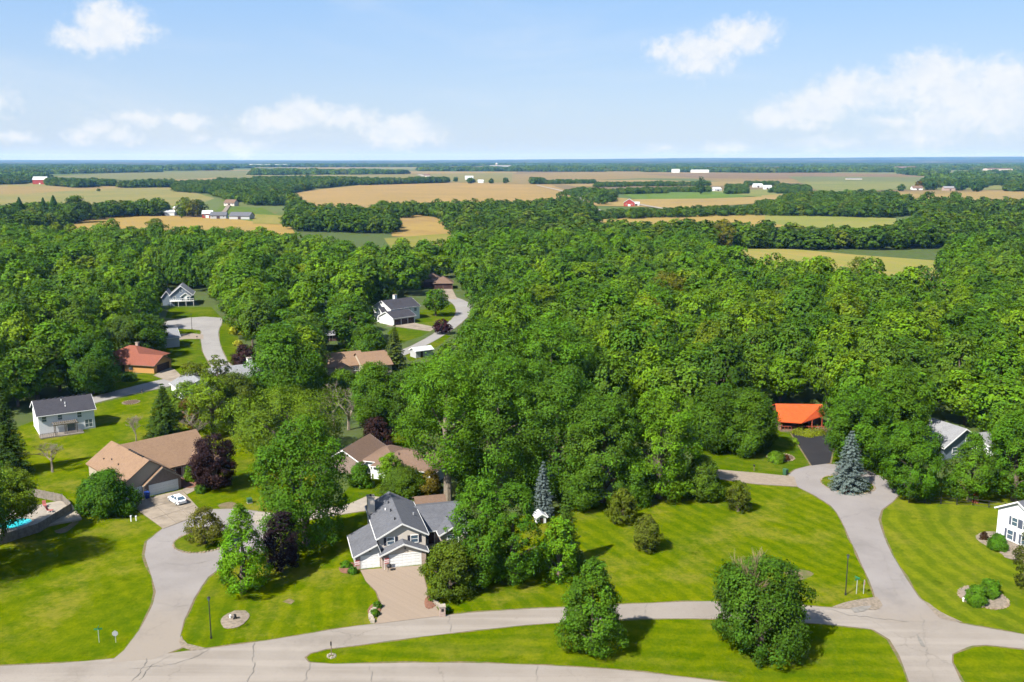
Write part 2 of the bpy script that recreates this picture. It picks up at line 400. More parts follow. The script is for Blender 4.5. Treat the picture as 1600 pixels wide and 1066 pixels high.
# ------------------------------------------------------------------ ground, lawns, roads
def build_ground():
    me = bpy.data.meshes.new('ground')
    me.from_pydata([(-2500, -400, 0), (2500, -400, 0), (2500, 900, 0), (-2500, 900, 0)], [], [(0, 1, 2, 3)]); me.materials.append(M['ground'])
    link('ground', me)['kind'] = 'structure'
    me = bpy.data.meshes.new('plain')
    me.from_pydata([(-28500, 900, -.02), (28500, 900, -.02), (28500, 25000, -.02), (-28500, 25000, -.02), (-28500, -400, -.02), (-2500, -400, -.02), (-2500, 900, -.02), (2500, -400, -.02), (28500, -400, -.02), (2500, 900, -.02)], [],
                   [(0, 6, 9, 1, 2, 3), (4, 5, 6, 0), (7, 8, 1, 9)]); me.materials.append(M['far_ground'])
    link('plain', me)['kind'] = 'structure'
build_ground()
lawnmat('lawn_left', math.radians(40), 1.4, .55, cross=math.radians(-35))
lawnmat('lawn_mid', math.radians(5), 1.5, .6)
lawnmat('lawn_big', math.radians(28), 1.3, .6)
c_ = at(1620, 850)
lawnmat('lawn_right', 0, 1.5, .75, g1=(.105, .165, .005), g2=(.275, .3, .01), center=(c_.x, c_.y, 0), squash=(1, .5), dryamt=.35)
lawnmat('lawn_median', math.radians(85), 1.5, .5, dryamt=.3)
lawnmat('lawn_plain', math.radians(60), 1.4, .45, g1=(.065, .13, .002), g2=(.19, .24, .004), dryamt=.35)
sheet('lawn', gp((-260, 1080), (95, 1040), (200, 1035), (250, 930), (240, 850), (262, 820), (330, 800), (430, 805), (520, 770), (440, 690), (345, 672), (255, 607), (148, 632), (60, 655), (-60, 700), (-300, 760)), 'lawn_left', .008)
sheet('lawn', gp((270, 1020), (290, 940), (340, 880), (420, 860), (470, 800), (520, 795), (600, 780), (640, 900), (620, 975), (500, 992)), 'lawn_mid', .011)
sheet('lawn', gp((640, 972), (870, 955), (1110, 946), (1380, 958), (1375, 935), (1340, 850), (1300, 785), (1245, 755), (1118, 744), (1000, 760), (880, 790), (760, 820), (640, 880)), 'lawn_big', .008)
sheet('lawn', gp((1365, 800), (1378, 850), (1430, 945), (1500, 982), (1760, 1030), (1800, 790), (1600, 745), (1405, 760)), 'lawn_right', .008)
sheet('lawn', gp((474, 1028), (492, 1014), (560, 1004), (700, 986), (870, 969), (1000, 963), (1130, 963), (1280, 971), (1370, 981), (1405, 1005), (1440, 1090), (1200, 1090), (1060, 1062), (950, 1049), (800, 1042), (640, 1040), (500, 1041)), 'lawn_median', .008)
sheet('lawn', gp((1480, 1020), (1520, 1006), (1640, 1018), (1760, 1030), (1760, 1120), (1520, 1120)), 'lawn_median', .008)
sheet('lawn', gp((1075, 700), (1220, 672), (1245, 680), (1275, 730), (1240, 750), (1110, 738), (1085, 720)), 'lawn_plain', .008)
sheet('lawn', gp((1290, 715), (1310, 697), (1400, 730), (1420, 775), (1300, 735)), 'lawn_plain', .008)
sheet('lawn', gp((140, 615), (240, 575), (255, 525), (318, 522), (335, 590), (270, 595), (150, 625)), 'lawn_plain', .008)
sheet('lawn', gp((245, 523), (250, 512), (300, 511), (315, 518), (312, 524), (280, 526)), 'lawn_plain', .012)
sheet('lawn', gp((258, 497), (265, 480), (330, 480), (345, 495), (300, 500)), 'lawn_plain', .008)
sheet('lawn', gp((338, 495), (365, 505), (378, 545), (375, 575), (350, 575), (338, 530)), 'lawn_plain', .008)
sheet('lawn', gp((628, 500), (640, 488), (715, 474), (714, 500), (690, 508), (660, 525), (615, 540), (605, 520)), 'lawn_plain', .008)
sheet('lawn', gp((628, 548), (690, 520), (705, 525), (660, 560), (640, 565)), 'lawn_plain', .008)
sheet('lawn', gp((520, 790), (560, 745), (600, 735), (610, 770), (590, 795), (545, 800)), 'lawn_plain', .014)
sheet('lawn', gp((595, 690), (600, 672), (640, 668), (660, 690), (640, 700)), 'lawn_plain', .008)
sheet('lawn', gp((505, 555), (520, 540), (560, 536), (540, 552)), 'lawn_plain', .008)

Z = [.02]
def road(name, pts, m, smooth=3.0, verge=.3, jit=.06):
    P = catmull([Vector(p) for p in gp(*pts)], smooth) if smooth else [Vector(p) for p in gp(*pts)]
    Z[0] += .004
    o = sheet(name, P, m, Z[0], jit=jit)
    if verge:
        v = sheet('road_verge', offset(P, verge, len(pts)), 'dirt', .0145 + .00002 * Z[0]); v.location.z = (Z[0] - .02) * .08
    return o
# junction and main roads
road('road', [(-260, 1062), (-100, 1048), (0, 1041), (90, 1037), (175, 1030), (240, 1024), (320, 1014), (420, 1001), (520, 984), (600, 973), (700, 961), (790, 954), (880, 949), (980, 944), (1110, 940), (1200, 943), (1300, 950), (1360, 952), (1430, 958), (1500, 974), (1560, 985), (1700, 1008), (1800, 1024), (1800, 1042), (1700, 1028), (1600, 1014), (1540, 1008), (1505, 1010), (1400, 993), (1360, 983), (1280, 975), (1200, 970), (1130, 967), (1000, 967), (870, 973), (780, 981), (700, 990), (620, 1000), (560, 1008), (510, 1014), (484, 1021), (476, 1028), (483, 1035), (520, 1038), (640, 1036), (800, 1038), (950, 1046), (1060, 1057), (1200, 1076), (1330, 1100), (1300, 1150), (1000, 1120), (600, 1105), (200, 1108), (-260, 1130)], 'road_beige')
road('road', [(1372, 950), (1440, 950), (1500, 974), (1545, 1001), (1510, 1012), (1488, 1022), (1488, 1035), (1500, 1062), (1530, 1120), (1440, 1120), (1420, 1066), (1405, 1025), (1390, 1000), (1365, 984)], 'road_beige')
# lane with the turning circle on the right
road('road', [(1232, 742), (1243, 734), (1265, 728), (1290, 725), (1320, 727), (1350, 734), (1380, 746), (1400, 760), (1405, 772), (1395, 784), (1378, 797), (1373, 812), (1380, 836), (1395, 868), (1415, 902), (1437, 935), (1458, 950), (1480, 965), (1455, 972), (1425, 970), (1395, 972), (1374, 966), (1372, 950), (1364, 922), (1345, 878), (1328, 842), (1314, 813), (1298, 790), (1272, 774), (1248, 762), (1235, 752)], 'road_grey')
# lane with the turning circle on the left
road('road', [(255, 826), (285, 806), (330, 796), (385, 797), (430, 803), (440, 822), (425, 848), (395, 872), (352, 882), (325, 902), (303, 936), (288, 970), (281, 995), (290, 1010), (240, 1030), (170, 1036), (195, 1016), (218, 985), (238, 945), (243, 925), (237, 900), (226, 868), (230, 846)], 'road_grey')
road('driveway', [(400, 800), (440, 803), (545, 788), (575, 775), (605, 778), (605, 794), (560, 800), (520, 806), (440, 820), (400, 820)], 'concrete_pale', 3, .2)
# roads between the far houses
road('road', [(100, 640), (140, 622), (200, 606), (250, 594), (295, 585), (330, 578), (318, 552), (313, 525), (313, 516), (280, 514), (258, 512), (255, 505), (275, 499), (320, 495), (345, 497), (346, 506), (341, 520), (346, 545), (357, 566), (372, 580), (366, 592), (330, 594), (290, 599), (240, 609), (180, 622), (145, 631)], 'road_far', 4, .3)
road('road', [(615, 552), (640, 542), (675, 523), (695, 508), (710, 494), (712, 482), (704, 472), (692, 466), (700, 462), (722, 468), (737, 478), (735, 490), (718, 507), (700, 520), (665, 540), (630, 556)], 'road_far', 4, .3)
# driveways
road('driveway', [(250, 524), (300, 521), (318, 523), (318, 530), (290, 530), (250, 535)], 'gravel_drive', 0, .15)
road('driveway', [(240, 587), (262, 574), (272, 577), (288, 592), (275, 600)], 'concrete', 0, .15)
road('driveway', [(603, 510), (635, 502), (682, 512), (672, 518), (620, 511)], 'concrete', 0, .15)
road('driveway', [(680, 450), (705, 449), (715, 468), (695, 468)], 'concrete', 0, .15)
road('driveway', [(1236, 677), (1298, 679), (1304, 690), (1297, 724), (1268, 728)], 'asphalt', 0, .25)
road('driveway', [(1090, 731), (1118, 734), (1180, 739), (1240, 745), (1246, 761), (1180, 757), (1118, 748), (1090, 745)], 'gravel_drive', 0, .2)
def grid_slabs(name, quad, nu, nv, m, z):
    """driveway of cast slabs with open joints"""
    q = [Vector(p) for p in gp(*quad)]
    base = sheet(name, offset(q, .02), 'gravel', z - .006)
    for i in range(nu):
        for j in range(nv):
            def P(a, b): return q[0].lerp(q[1], a).lerp(q[3].lerp(q[2], a), b)
            e, f = .016 / nu, .014 / nv
            c = [P(i / nu + e, j / nv + f), P((i + 1) / nu - e, j / nv + f), P((i + 1) / nu - e, (j + 1) / nv - f), P(i / nu + e, (j + 1) / nv - f)]
            MB().prism([(p.x, p.y, z - .004) for p in c], [(p.x, p.y, z + .03) for p in c]).build('slab', m, base)
grid_slabs('driveway', [(199, 786), (284, 766), (318, 803), (255, 827)], 3, 3, 'concrete', .07)
Z[0] = .06
road('driveway', [(563, 891), (659, 884), (663, 905), (670, 930), (690, 963), (640, 969), (586, 976), (593, 960), (595, 945), (588, 925), (572, 908)], 'pavers', 0, .12)
sheet('asphalt_patch', gp((1328, 951), (1345, 948), (1362, 947), (1350, 956), (1335, 958)), 'asphalt_patch', Z[0] + .006, smooth=1)
sheet('asphalt_patch', gp((1433, 992), (1440, 1000), (1446, 1012), (1439, 1010), (1434, 1001)), 'asphalt_patch', Z[0] + .006, smooth=1)
sheet('gravel_patch', gp((1300, 950), (1330, 940), (1370, 934), (1376, 952), (1340, 952)), 'gravel', Z[0] + .004, smooth=1, jit=.15)
sheet('gravel_patch', gp((1440, 938), (1452, 944), (1480, 962), (1505, 973), (1470, 966)), 'gravel', Z[0] + .004, smooth=1, jit=.15)
sheet('gravel_patch', gp((279, 1002), (285, 994), (292, 1006), (325, 1014), (300, 1017), (286, 1012)), 'gravel', Z[0] + .004, smooth=1, jit=.12)
for i, q in enumerate([((442, 940), (452, 935), (462, 939), (453, 945)), ((1225, 895), (1250, 890), (1272, 897), (1250, 907)), ((340, 790), (362, 784), (372, 792), (352, 798)), ((85, 830), (105, 822), (122, 808), (126, 812), (110, 828), (95, 834))]):
    sheet('bare_patch', gp(*q), 'dirt', .0165, smooth=.8, jit=.12)
def crack(pts, wd, seed):
    r = random.Random(seed); P = [Vector(p) for p in gp(*pts)]; Q = []
    for a, b in zip(P, P[1:]):
        n = max(2, int((b - a).length / .6))
        for k in range(n): Q.append(a.lerp(b, k / n) + Vector((r.uniform(-.22, .22), r.uniform(-.22, .22))))
    Q.append(P[-1]); L, R_ = [], []
    for i, p in enumerate(Q):
        t = (Q[min(i + 1, len(Q) - 1)] - Q[max(i - 1, 0)]).normalized(); n = Vector((-t.y, t.x)) * wd * r.uniform(.15, .45) * (.4 if i in (0, len(Q) - 1) else 1); L.append(p + n); R_.append(p - n)
    sheet('road_crack', L + R_[::-1], 'asphalt_patch', Z[0] + .008)
for k, (q, wd) in enumerate([([(396, 1006), (394, 1030), (396, 1046), (386, 1066)], .13), ([(230, 1030), (222, 1046), (205, 1066)], .12), ([(265, 1026), (236, 1040), (216, 1064)], .1), ([(486, 1036), (482, 1050), (474, 1066)], .1), ([(578, 1038), (580, 1066)], .08),
    ([(700, 962), (704, 988)], .08), ([(1010, 944), (1008, 967)], .08), ([(1290, 950), (1330, 962), (1420, 972)], .1), ([(1440, 960), (1445, 990), (1450, 1040), (1462, 1066)], .1), ([(1385, 905), (1400, 907), (1416, 903)], .07), ([(1372, 850), (1388, 890), (1400, 930)], .07), ([(250, 880), (290, 884), (330, 876)], .07), ([(240, 940), (275, 950), (300, 946)], .06), ([(840, 1040), (838, 1066)], .08), ([(330, 1014), (300, 1030), (262, 1040), (200, 1046)], .1)]): crack(q, wd, k)
# concrete walk and mulch beds by the tan house
sheet('garden_path', gp((284, 766), (300, 758), (310, 764), (292, 773)), 'concrete', .06)
# islands of the two turning circles
def disc_bed(name, label, px, py, rx, ry, m_in, edge=True, seed=0, group=None, z=.07):
    """planting bed: mounded soil with a ring of edging stones"""
    c = at(px, py); t = thing(name, label, 'garden bed', (c.x, c.y, z), 0, group)
    r = random.Random(seed); n = 22; b = MB()
    ring = [(math.cos(a) * rx * r.uniform(.93, 1.07), math.sin(a) * ry * r.uniform(.93, 1.07)) for a in [2 * math.pi * k / n for k in range(n)]]
    b.poly([(x, y, 0.02) for x, y in ring] + [(x * .6, y * .6, .14) for x, y in ring] + [(0, 0, .18)],
           [(i, (i + 1) % n, n + (i + 1) % n, n + i) for i in range(n)] + [(n + i, n + (i + 1) % n, 2 * n) for i in range(n)])
    b.build('soil_mound', m_in, t)
    if edge:
        e = MB(); k = int((rx + ry) * 3.14 / .55)
        for i in range(k):
            a = 2 * math.pi * i / k; s = r.uniform(.12, .32); x, y = math.cos(a) * rx * 1.02, math.sin(a) * ry * 1.02
            e.prism([(x + s * math.cos(q), y + s * math.sin(q), -.02) for q in (0, 1.2, 2.3, 3.4, 4.4, 5.4)], [(x + s * .7 * math.cos(q), y + s * .7 * math.sin(q), r.uniform(.06, .14)) for q in (0, 1.2, 2.3, 3.4, 4.4, 5.4)])
        o = e.build('stone_edging', 'edging', t); o['kind'] = 'stuff'
    return t
disc_bed('planting_bed', 'oval stone-edged island bed around the blue spruce in the turning circle', 1324, 757, 4.6, 5.2, 'lawn_plain', True, 3)
disc_bed('planting_bed', 'grassy island bed in the left turning circle under the olive tree', 318, 846, 4.4, 4.6, 'lawn_plain', True, 4)
disc_bed('planting_bed', 'round gravel bed with pipes on the lawn by the left lamp post', 367, 968, 1.75, 2.6, 'gravel', False, 5)
disc_bed('planting_bed', 'kidney gravel bed holding two clipped bushes on the right lawn', 1536, 934, 3.0, 3.4, 'gravel', True, 6)
disc_bed('planting_bed', 'small mulch bed with stones left of the black driveway', 1220, 715, 2.6, 2.6, 'soil', True, 7)
disc_bed('planting_bed', 'red mulch bed under the purple maple beside the tan house', 312, 752, 5.0, 4.0, 'mulch_red', False, 8)
disc_bed('planting_bed', 'gravel bed with round bush against the white house at right edge', 1566, 848, 3.6, 4.6, 'gravel', False, 9)
disc_bed('planting_bed', 'gravel bed near the right edge in front of the white house', 1596, 868, 3.0, 3.0, 'gravel', False, 10)
disc_bed('planting_bed', 'curved red mulch bed left of the grey house garage', 546, 888, 1.6, 2.0, 'mulch_red', False, 11)
disc_bed('planting_bed', 'bare earth ring on the far lawn behind the tan house', 205, 629, 1.9, 2.2, 'soil', True, 12)
disc_bed('planting_bed', 'mulch strip under the bushes at the foot of the paved driveway', 586, 953, .9, 2.2, 'mulch_red', False, 13)
disc_bed('planting_bed', 'mulch strip behind the brick mailbox post', 673, 941, .9, 2.2, 'mulch_red', False, 14)

# ------------------------------------------------------------------ buildings
class Bld:
    def __init__(s, name, label, px, py, ang, cat='house', group=None):
        s.r = thing(name, label, cat, at(px, py), math.radians(ang), group)
    def box(s, name, m, *e): return MB().box(*e).build(name, m, s.r)
    def gable(s, x0, x1, y0, y1, h, rise, axis, wall, roof, ov=.4, t=.16, trim='white_paint', base=0.0, peak=.5):
        """block whose ridge runs along axis; peak = where the ridge sits across the block"""
        if axis == 'y': a0, a1, b0, b1 = x0, x1, y0, y1; f = lambda a, b, z: (a, b, z)
        else: a0, a1, b0, b1 = y0, y1, x0, x1; f = lambda a, b, z: (b, a, z)
        am = a0 + (a1 - a0) * peak
        sl, sr = rise / (am - a0), rise / (a1 - am)
        def ring(b): return [f(a0, b, base), f(a1, b, base), f(a1, b, h), f(am, b, h + rise), f(a0, b, h)]
        MB().prism(ring(b0), ring(b1)).build('wall', wall, s.r)
        d = .015
        def rr(b, th, lift=0): return [f(a0 - ov, b, h - ov * sl + d + lift), f(am, b, h + rise + d + lift), f(a1 + ov, b, h - ov * sr + d + lift), f(a1 + ov, b, h - ov * sr + d + th), f(am, b, h + rise + d + th), f(a0 - ov, b, h - ov * sl + d + th)]
        R = MB().prism(rr(b0 - ov, t), rr(b1 + ov, t)).build('roof', roof, s.r)
        if trim:
            for b, sg in ((b0 - ov, -1), (b1 + ov, 1)):
                MB().prism(rr(b + sg * .004, t - .03, -.12), rr(b + sg * .07, t - .03, -.12)).build('fascia', trim, R)
            for a, z in ((a0 - ov, h - ov * sl), (a1 + ov, h - ov * sr)):       # gutters along the eaves
                sg = -1 if a < am else 1; lo, hi = sorted((a + sg * .005, a + sg * .11))
                g0, g1 = f(lo, b0 - ov, z + .02), f(hi, b1 + ov, z + .13)
                MB().box(min(g0[0], g1[0]), max(g0[0], g1[0]), min(g0[1], g1[1]), max(g0[1], g1[1]), z + .02, z + .13).build('gutter', trim, R)
        return R
    def hip(s, x0, x1, y0, y1, h, rise, wall, roof, ov=.5, base=0.0, inset=None, trim='white_paint'):
        s.box('wall', wall, x0, x1, y0, y1, base, h)
        X0, X1, Y0, Y1 = x0 - ov, x1 + ov, y0 - ov, y1 + ov
        w, d = X1 - X0, Y1 - Y0; k = min(w, d) / 2 if inset is None else inset
        if w >= d: top = [(X0 + k, (Y0 + Y1) / 2), (X1 - k, (Y0 + Y1) / 2)]
        else: top = [((X0 + X1) / 2, Y0 + k), ((X0 + X1) / 2, Y1 - k)]
        b = [(X0, Y0), (X1, Y0), (X1, Y1), (X0, Y1)]
        zb, ze, zt = h + .01, h + .15, h + rise
        V = [(x, y, zb) for x, y in b] + [(x, y, ze) for x, y in b] + [(x, y, zt) for x, y in top]
        Fc = [(3, 2, 1, 0)] + [(i, (i + 1) % 4, 4 + (i + 1) % 4, 4 + i) for i in range(4)]
        if w >= d: Fc += [(4, 5, 9, 8), (5, 6, 9), (6, 7, 8, 9), (7, 4, 8)]
        else: Fc += [(4, 5, 8), (5, 6, 9, 8), (6, 7, 9), (7, 4, 8, 9)]
        R = MB().poly(V, Fc).build('roof', roof, s.r)
        if trim:
            g = MB()
            g.box(X0 - .06, X1 + .06, Y0 - .06, Y0 - .004, zb + .01, ze - .01); g.box(X0 - .06, X1 + .06, Y1 + .004, Y1 + .06, zb + .01, ze - .01)
            g.box(X0 - .06, X0 - .004, Y0 - .003, Y1 + .003, zb + .01, ze - .01); g.box(X1 + .004, X1 + .06, Y0 - .003, Y1 + .003, zb + .01, ze - .01)
            g.build('gutter', trim, R)
        return R
    def face(s, side, c):
        return {'f': (lambda a, d, z: (a, c - d, z)), 'b': (lambda a, d, z: (a, c + d, z)), 'l': (lambda a, d, z: (c - d, a, z)), 'r': (lambda a, d, z: (c + d, a, z))}[side]
    def fb(s, mb, f, a0, a1, d0, d1, z0, z1):
        p, q = f(a0, d0, z0), f(a1, d1, z1)
        return mb.box(min(p[0], q[0]), max(p[0], q[0]), min(p[1], q[1]), max(p[1], q[1]), z0, z1)
    def window(s, side, c, a, z, w=1.0, h=1.3, shut=None, frame='white_paint', bars=1):
        f = s.face(side, c); m = MB(); e = .09
        s.fb(m, f, a - w / 2 - e, a + w / 2 + e, .002, .08, z - e, z); s.fb(m, f, a - w / 2 - e, a + w / 2 + e, .002, .08, z + h, z + h + e)
        s.fb(m, f, a - w / 2 - e, a - w / 2, .002, .079, z + .001, z + h - .001); s.fb(m, f, a + w / 2, a + w / 2 + e, .002, .079, z + .001, z + h - .001)
        if bars: s.fb(m, f, a - w / 2 + .001, a + w / 2 - .001, .003, .06, z + h / 2 - .03, z + h / 2 + .03)
        if w > 1.3: s.fb(m, f, a - .04, a + .04, .003, .061, z + .002, z + h - .002)
        o = m.build('window', frame, s.r)
        k = 2 if w > 1.3 else 1
        for i in range(k):
            s.fb(MB(), f, a - w / 2 + w * i / k + .02, a - w / 2 + w * (i + 1) / k - .02, .001, .03, z + .01, z + h - .01).build('pane', 'glass', o)
        if shut:
            for sg in (-1, 1):
                x = a + sg * (w / 2 + e + .24); b = MB(); s.fb(b, f, x - .2, x + .2, .002, .05, z - .06, z + h + .06)
                for q in range(4): s.fb(b, f, x - .15, x + .15, .051, .065, z + h * (q + .1) / 4, z + h * (q + .85) / 4)
                b.build('shutter', shut, o)
        return o
    def garage(s, side, c, a0, a1, h=1.95, m='white_paint', rows=4):
        f = s.face(side, c); fr = MB()
        s.fb(fr, f, a0 - .14, a0, .002, .07, 0, h + .14); s.fb(fr, f, a1, a1 + .14, .002, .07, 0, h + .14); s.fb(fr, f, a0 + .001, a1 - .001, .002, .069, h, h + .14)
        o = fr.build('garage_door', 'white_paint' if m == 'white_paint' else 'dark_door', s.r)
        for i in range(rows):
            b = MB(); z0, z1 = h * i / rows + .012, h * (i + 1) / rows - .012
            s.fb(b, f, a0 + .012, a1 - .012, .002, .03, z0, z1)
            n = max(2, int((a1 - a0) / .65))
            for k in range(n): s.fb(b, f, a0 + (a1 - a0) * (k + .14) / n, a0 + (a1 - a0) * (k + .86) / n, .031, .045, z0 + .07, z1 - .07)
            b.build('door_panel', m, o)
        return o
    def door(s, side, c, a, w=.95, h=2.0, m='dark_door', z=0.0):
        f = s.face(side, c); b = MB(); s.fb(b, f, a - w / 2 - .1, a + w / 2 + .1, .002, .04, z, z + h + .1)
        o = b.build('door', 'white_paint', s.r); s.fb(MB(), f, a - w / 2, a + w / 2, .041, .075, z + .02, z + h).build('door_leaf', m, o)
        return o
    def chimney(s, x, y, z0, z1, w=.9, d=.9, m='brick'):
        o = s.box('chimney', m, x - w / 2, x + w / 2, y - d / 2, y + d / 2, z0, z1)
        MB().box(x - w / 2 - .08, x + w / 2 + .08, y - d / 2 - .08, y + d / 2 + .08, z1 + .001, z1 + .15).build('chimney_cap', 'stone_pale', o)
        MB().tube([(x, y, z1 + .15), (x, y, z1 + .45)], [.14, .14], 8).build('flue', 'dark_metal', o)
    def vent(s, R, x, y, z, h=.45, m='dark_metal'):
        MB().tube([(x, y, z - .3), (x, y, z + h)], [.11, .11], 8).build('roof_vent', m, R)
    def post(s, x, y, z0, z1, w=.14, m='white_paint', name='post'): return s.box(name, m, x - w / 2, x + w / 2, y - w / 2, y + w / 2, z0, z1)

# grey house with two garage doors
A = Bld('suburban_house', 'grey-roofed two-storey house with two white garage doors and paved driveway', 564.6, 889, 15)
A.gable(-.8, 3.0, 0, 8, 2.15, 1.5, 'y', 'siding_grey', 'roof_grey', .4, peak=.86, trim='trim')
A.gable(3.02, 9.6, -.7, 3.5, 2.2, 1.4, 'y', 'siding_cream', 'roof_grey', .4, trim='trim')
R = A.gable(2.8, 9.9, .9, 14.6, 4.3, 1.9, 'y', 'siding_cream', 'roof_grey', .42, trim='trim')
A.vent(R, 5.6, 3.2, 5.9); A.vent(R, 5.5, 7.0, 5.9); A.vent(R, 5.6, 10.5, 5.9); A.vent(R, 4.9, 8.7, 5.4, .5, 'white_paint'); A.vent(R, 9.1, 7.2, 4.8, .5, 'grey_metal')
A.gable(9.92, 17.4, 6.4, 18, 2.4, 1.9, 'x', 'brick', 'roof_grey', .4, trim='trim')
A.gable(12.9, 16.6, 4.4, 9, 2.35, 1.0, 'y', 'stone', 'roof_grey', .35, trim='trim')
A.gable(11.6, 16.4, 18.6, 22.4, 2.1, .8, 'x', 'siding_brown', 'roof_brown', .3, trim=None)
A.garage('f', 0, .05, 2.6, 1.9); A.garage('f', -.7, 4.2, 8.8, 1.9)
A.box('brick_pier', 'brick', -.82, -.12, -.1, .1, 0, 1.9); A.box('brick_pier', 'brick', 2.78, 3.01, -.1, .1, 0, 1.9); A.box('brick_pier', 'brick', 3.0, 4.02, -.85, -.72, 0, 1.95); A.box('brick_pier', 'brick', 8.98, 9.64, -.85, -.72, 0, 1.95)
A.window('f', .9, 4.6, 3.0, 1.05, 1.1, 'shutter'); A.window('f', .9, 8.2, 3.0, 1.05, 1.1, 'shutter')
A.window('f', 4.4, 14.8, .8, 1.7, 1.3, None); A.window('f', 6.4, 10.6, 3.0 - 1.9, .5, .9, 'shutter'); A.door('f', 6.4, 11.7); A.window('l', 2.8, 5.2, 3.0, 1, 1.1); A.window('l', -.8, 4, .9, 1, 1.0)
A.chimney(2.9, 11.2, 0, 7.1, 1.1, 1.3, 'siding_cream')
A.box('porch_step', 'concrete', 10.2, 12.6, 4.2, 6.3, 0, .2)
MB().tube([(1.3, -.05, 2.75), (1.3, -.22, 2.75)], [.12, .12], 8).build('wall_lamp', 'dark_metal', A.r); MB().tube([(6.5, -.75, 2.85), (6.5, -.95, 2.85)], [.12, .12], 8).build('wall_lamp', 'dark_metal', A.r)

# tan roofed house
B = Bld('suburban_house', 'tan-roofed brick ranch house with white garage doors beside the white car', 233, 775, 44)
R = B.gable(-4.3, 5.2, .2, 16.6, 3.3, 3.2, 'y', 'siding_tan', 'roof_tan', .4, trim=None)
B.vent(R, -2.4, 7, 4.7, .35); B.vent(R, -2.2, 10.5, 4.8, .35); B.vent(R, -2.7, 13, 4.5, .3)
for i in range(7): MB().box(.32, .62, 2.5 + i * .95, 3.0 + i * .95, 6.6, 6.83).build('ridge_vent', 'dark_metal', R)
B.gable(-.75, 6.0, -.3, 6, 2.35, 2.5, 'y', 'brick_brown', 'roof_tan', .35, trim='stone_pale')
B.gable(.6, 15.5, 6.0, 20.5, 2.5, 4.0, 'x', 'siding_tan', 'roof_tan', .45, trim=None)
B.hip(11.0, 16.5, 3.9, 12, 2.45, 2.2, 'brick_brown', 'roof_tan', .5, trim=None)
B.garage('f', .2, -4.1, -1.2, 1.95); B.garage('f', -.3, .05, 5.3, 1.95)
B.box('brick_pier', 'stone_pale', -1.06, -.78, -.25, .18, 0, 2.3)
B.door('f', 6, 8.5, 1.1, 2.0, 'dark_door'); B.window('f', 6, 10.0, .7, 1.0, 1.2); B.window('f', 3.9, 13.6, .7, 1.6, 1.3); B.window('l', -4.3, 9, 1, 1.1, 1.1)
# white house upper left
Cx = Bld('suburban_house', 'white two-storey house with dark roof and weathered pergola at left edge', 62, 681, 33)
R = Cx.gable(0, 11.5, 0, 9.6, 4.5, 2.3, 'x', 'siding_white', 'roof_dark', .4)
for i in range(9): MB().box(.6 + i * 1.2, 1.2 + i * 1.2, 4.65, 4.95, 6.93, 7.1).build('ridge_vent', 'dark_metal', R)
Cx.vent(R, 6.0, 2.6, 5.9, .4, 'white_paint'); Cx.vent(R, 5.4, 3.6, 6.3, .5, 'white_paint'); Cx.vent(R, 5.9, 1.7, 5.5, .3, 'white_paint')
for a in (1.2, 4.4, 8.4): Cx.window('f', 0, a, 3.0, .9, 1.15)
Cx.window('f', 0, 10.2, .5, 1.5, 1.7); Cx.door('f', 0, 6.5, 1.6, 2.0, 'glass'); Cx.window('l', 0, 3, 3, .9, 1.1); Cx.window('l', 0, 6.5, 3, .9, 1.1)
pg = thing('pergola', 'weathered grey timber pergola against the white house', 'pergola', Cx.r.matrix_basis @ Vector((3.0, -2.5, 0)), math.radians(33))
for x in (0, 2.2, 4.4):
    for y in (0, 2.2): MB().box(x - .08, x + .08, y - .08, y + .08, 0, 2.4).build('post', 'grey_wood', pg)
for y in (0, 2.2): MB().box(-.4, 4.8, y - .06, y + .06, 2.4, 2.6).build('beam', 'grey_wood', pg)
for i in range(12): MB().box(-.3 + i * .42, -.2 + i * .42, -.5, 2.4, 2.61, 2.75).build('rafter', 'grey_wood', pg)
MB().box(-3.2, 5.6, -.8, 2.3, .02, .22).build('deck', 'grey_wood', pg)
for i in range(9): MB().box(-3.2 + i * .42, -3.12 + i * .42, -.78, -.7, .22, 1.1).build('baluster', 'grey_wood', pg)
MB().box(-3.25, .3, -.8, -.68, 1.1, 1.18).build('handrail', 'grey_wood', pg)
# red roofed house
D = Bld('suburban_house', 'low red-brown roofed house with orange walls and dark garage door', 241, 584, -14)
D.gable(-9.5, 0, 0, 8.5, 2.4, 2.0, 'x', 'siding_orange', 'roof_red', .5, trim='brown_wood')
D.hip(-20, -5.5, 2.5, 15, 2.5, 3.5, 'siding_orange', 'roof_red', .6, trim='brown_wood')
D.gable(-15.5, -11, -2.5, 6, 2.2, 1.6, 'y', 'siding_brown', 'roof_red', .5, trim='brown_wood')
D.garage('r', 0, 1.6, 7.2, 2.0, 'dark_door'); D.window('f', 0, -7.5, .8, 1.2, 1.1, frame='brown_wood'); D.window('f', -2.5, -13.3, .8, 1.2, 1.1, frame='brown_wood'); D.chimney(-12, 10, 4, 6.6, .8, .8)
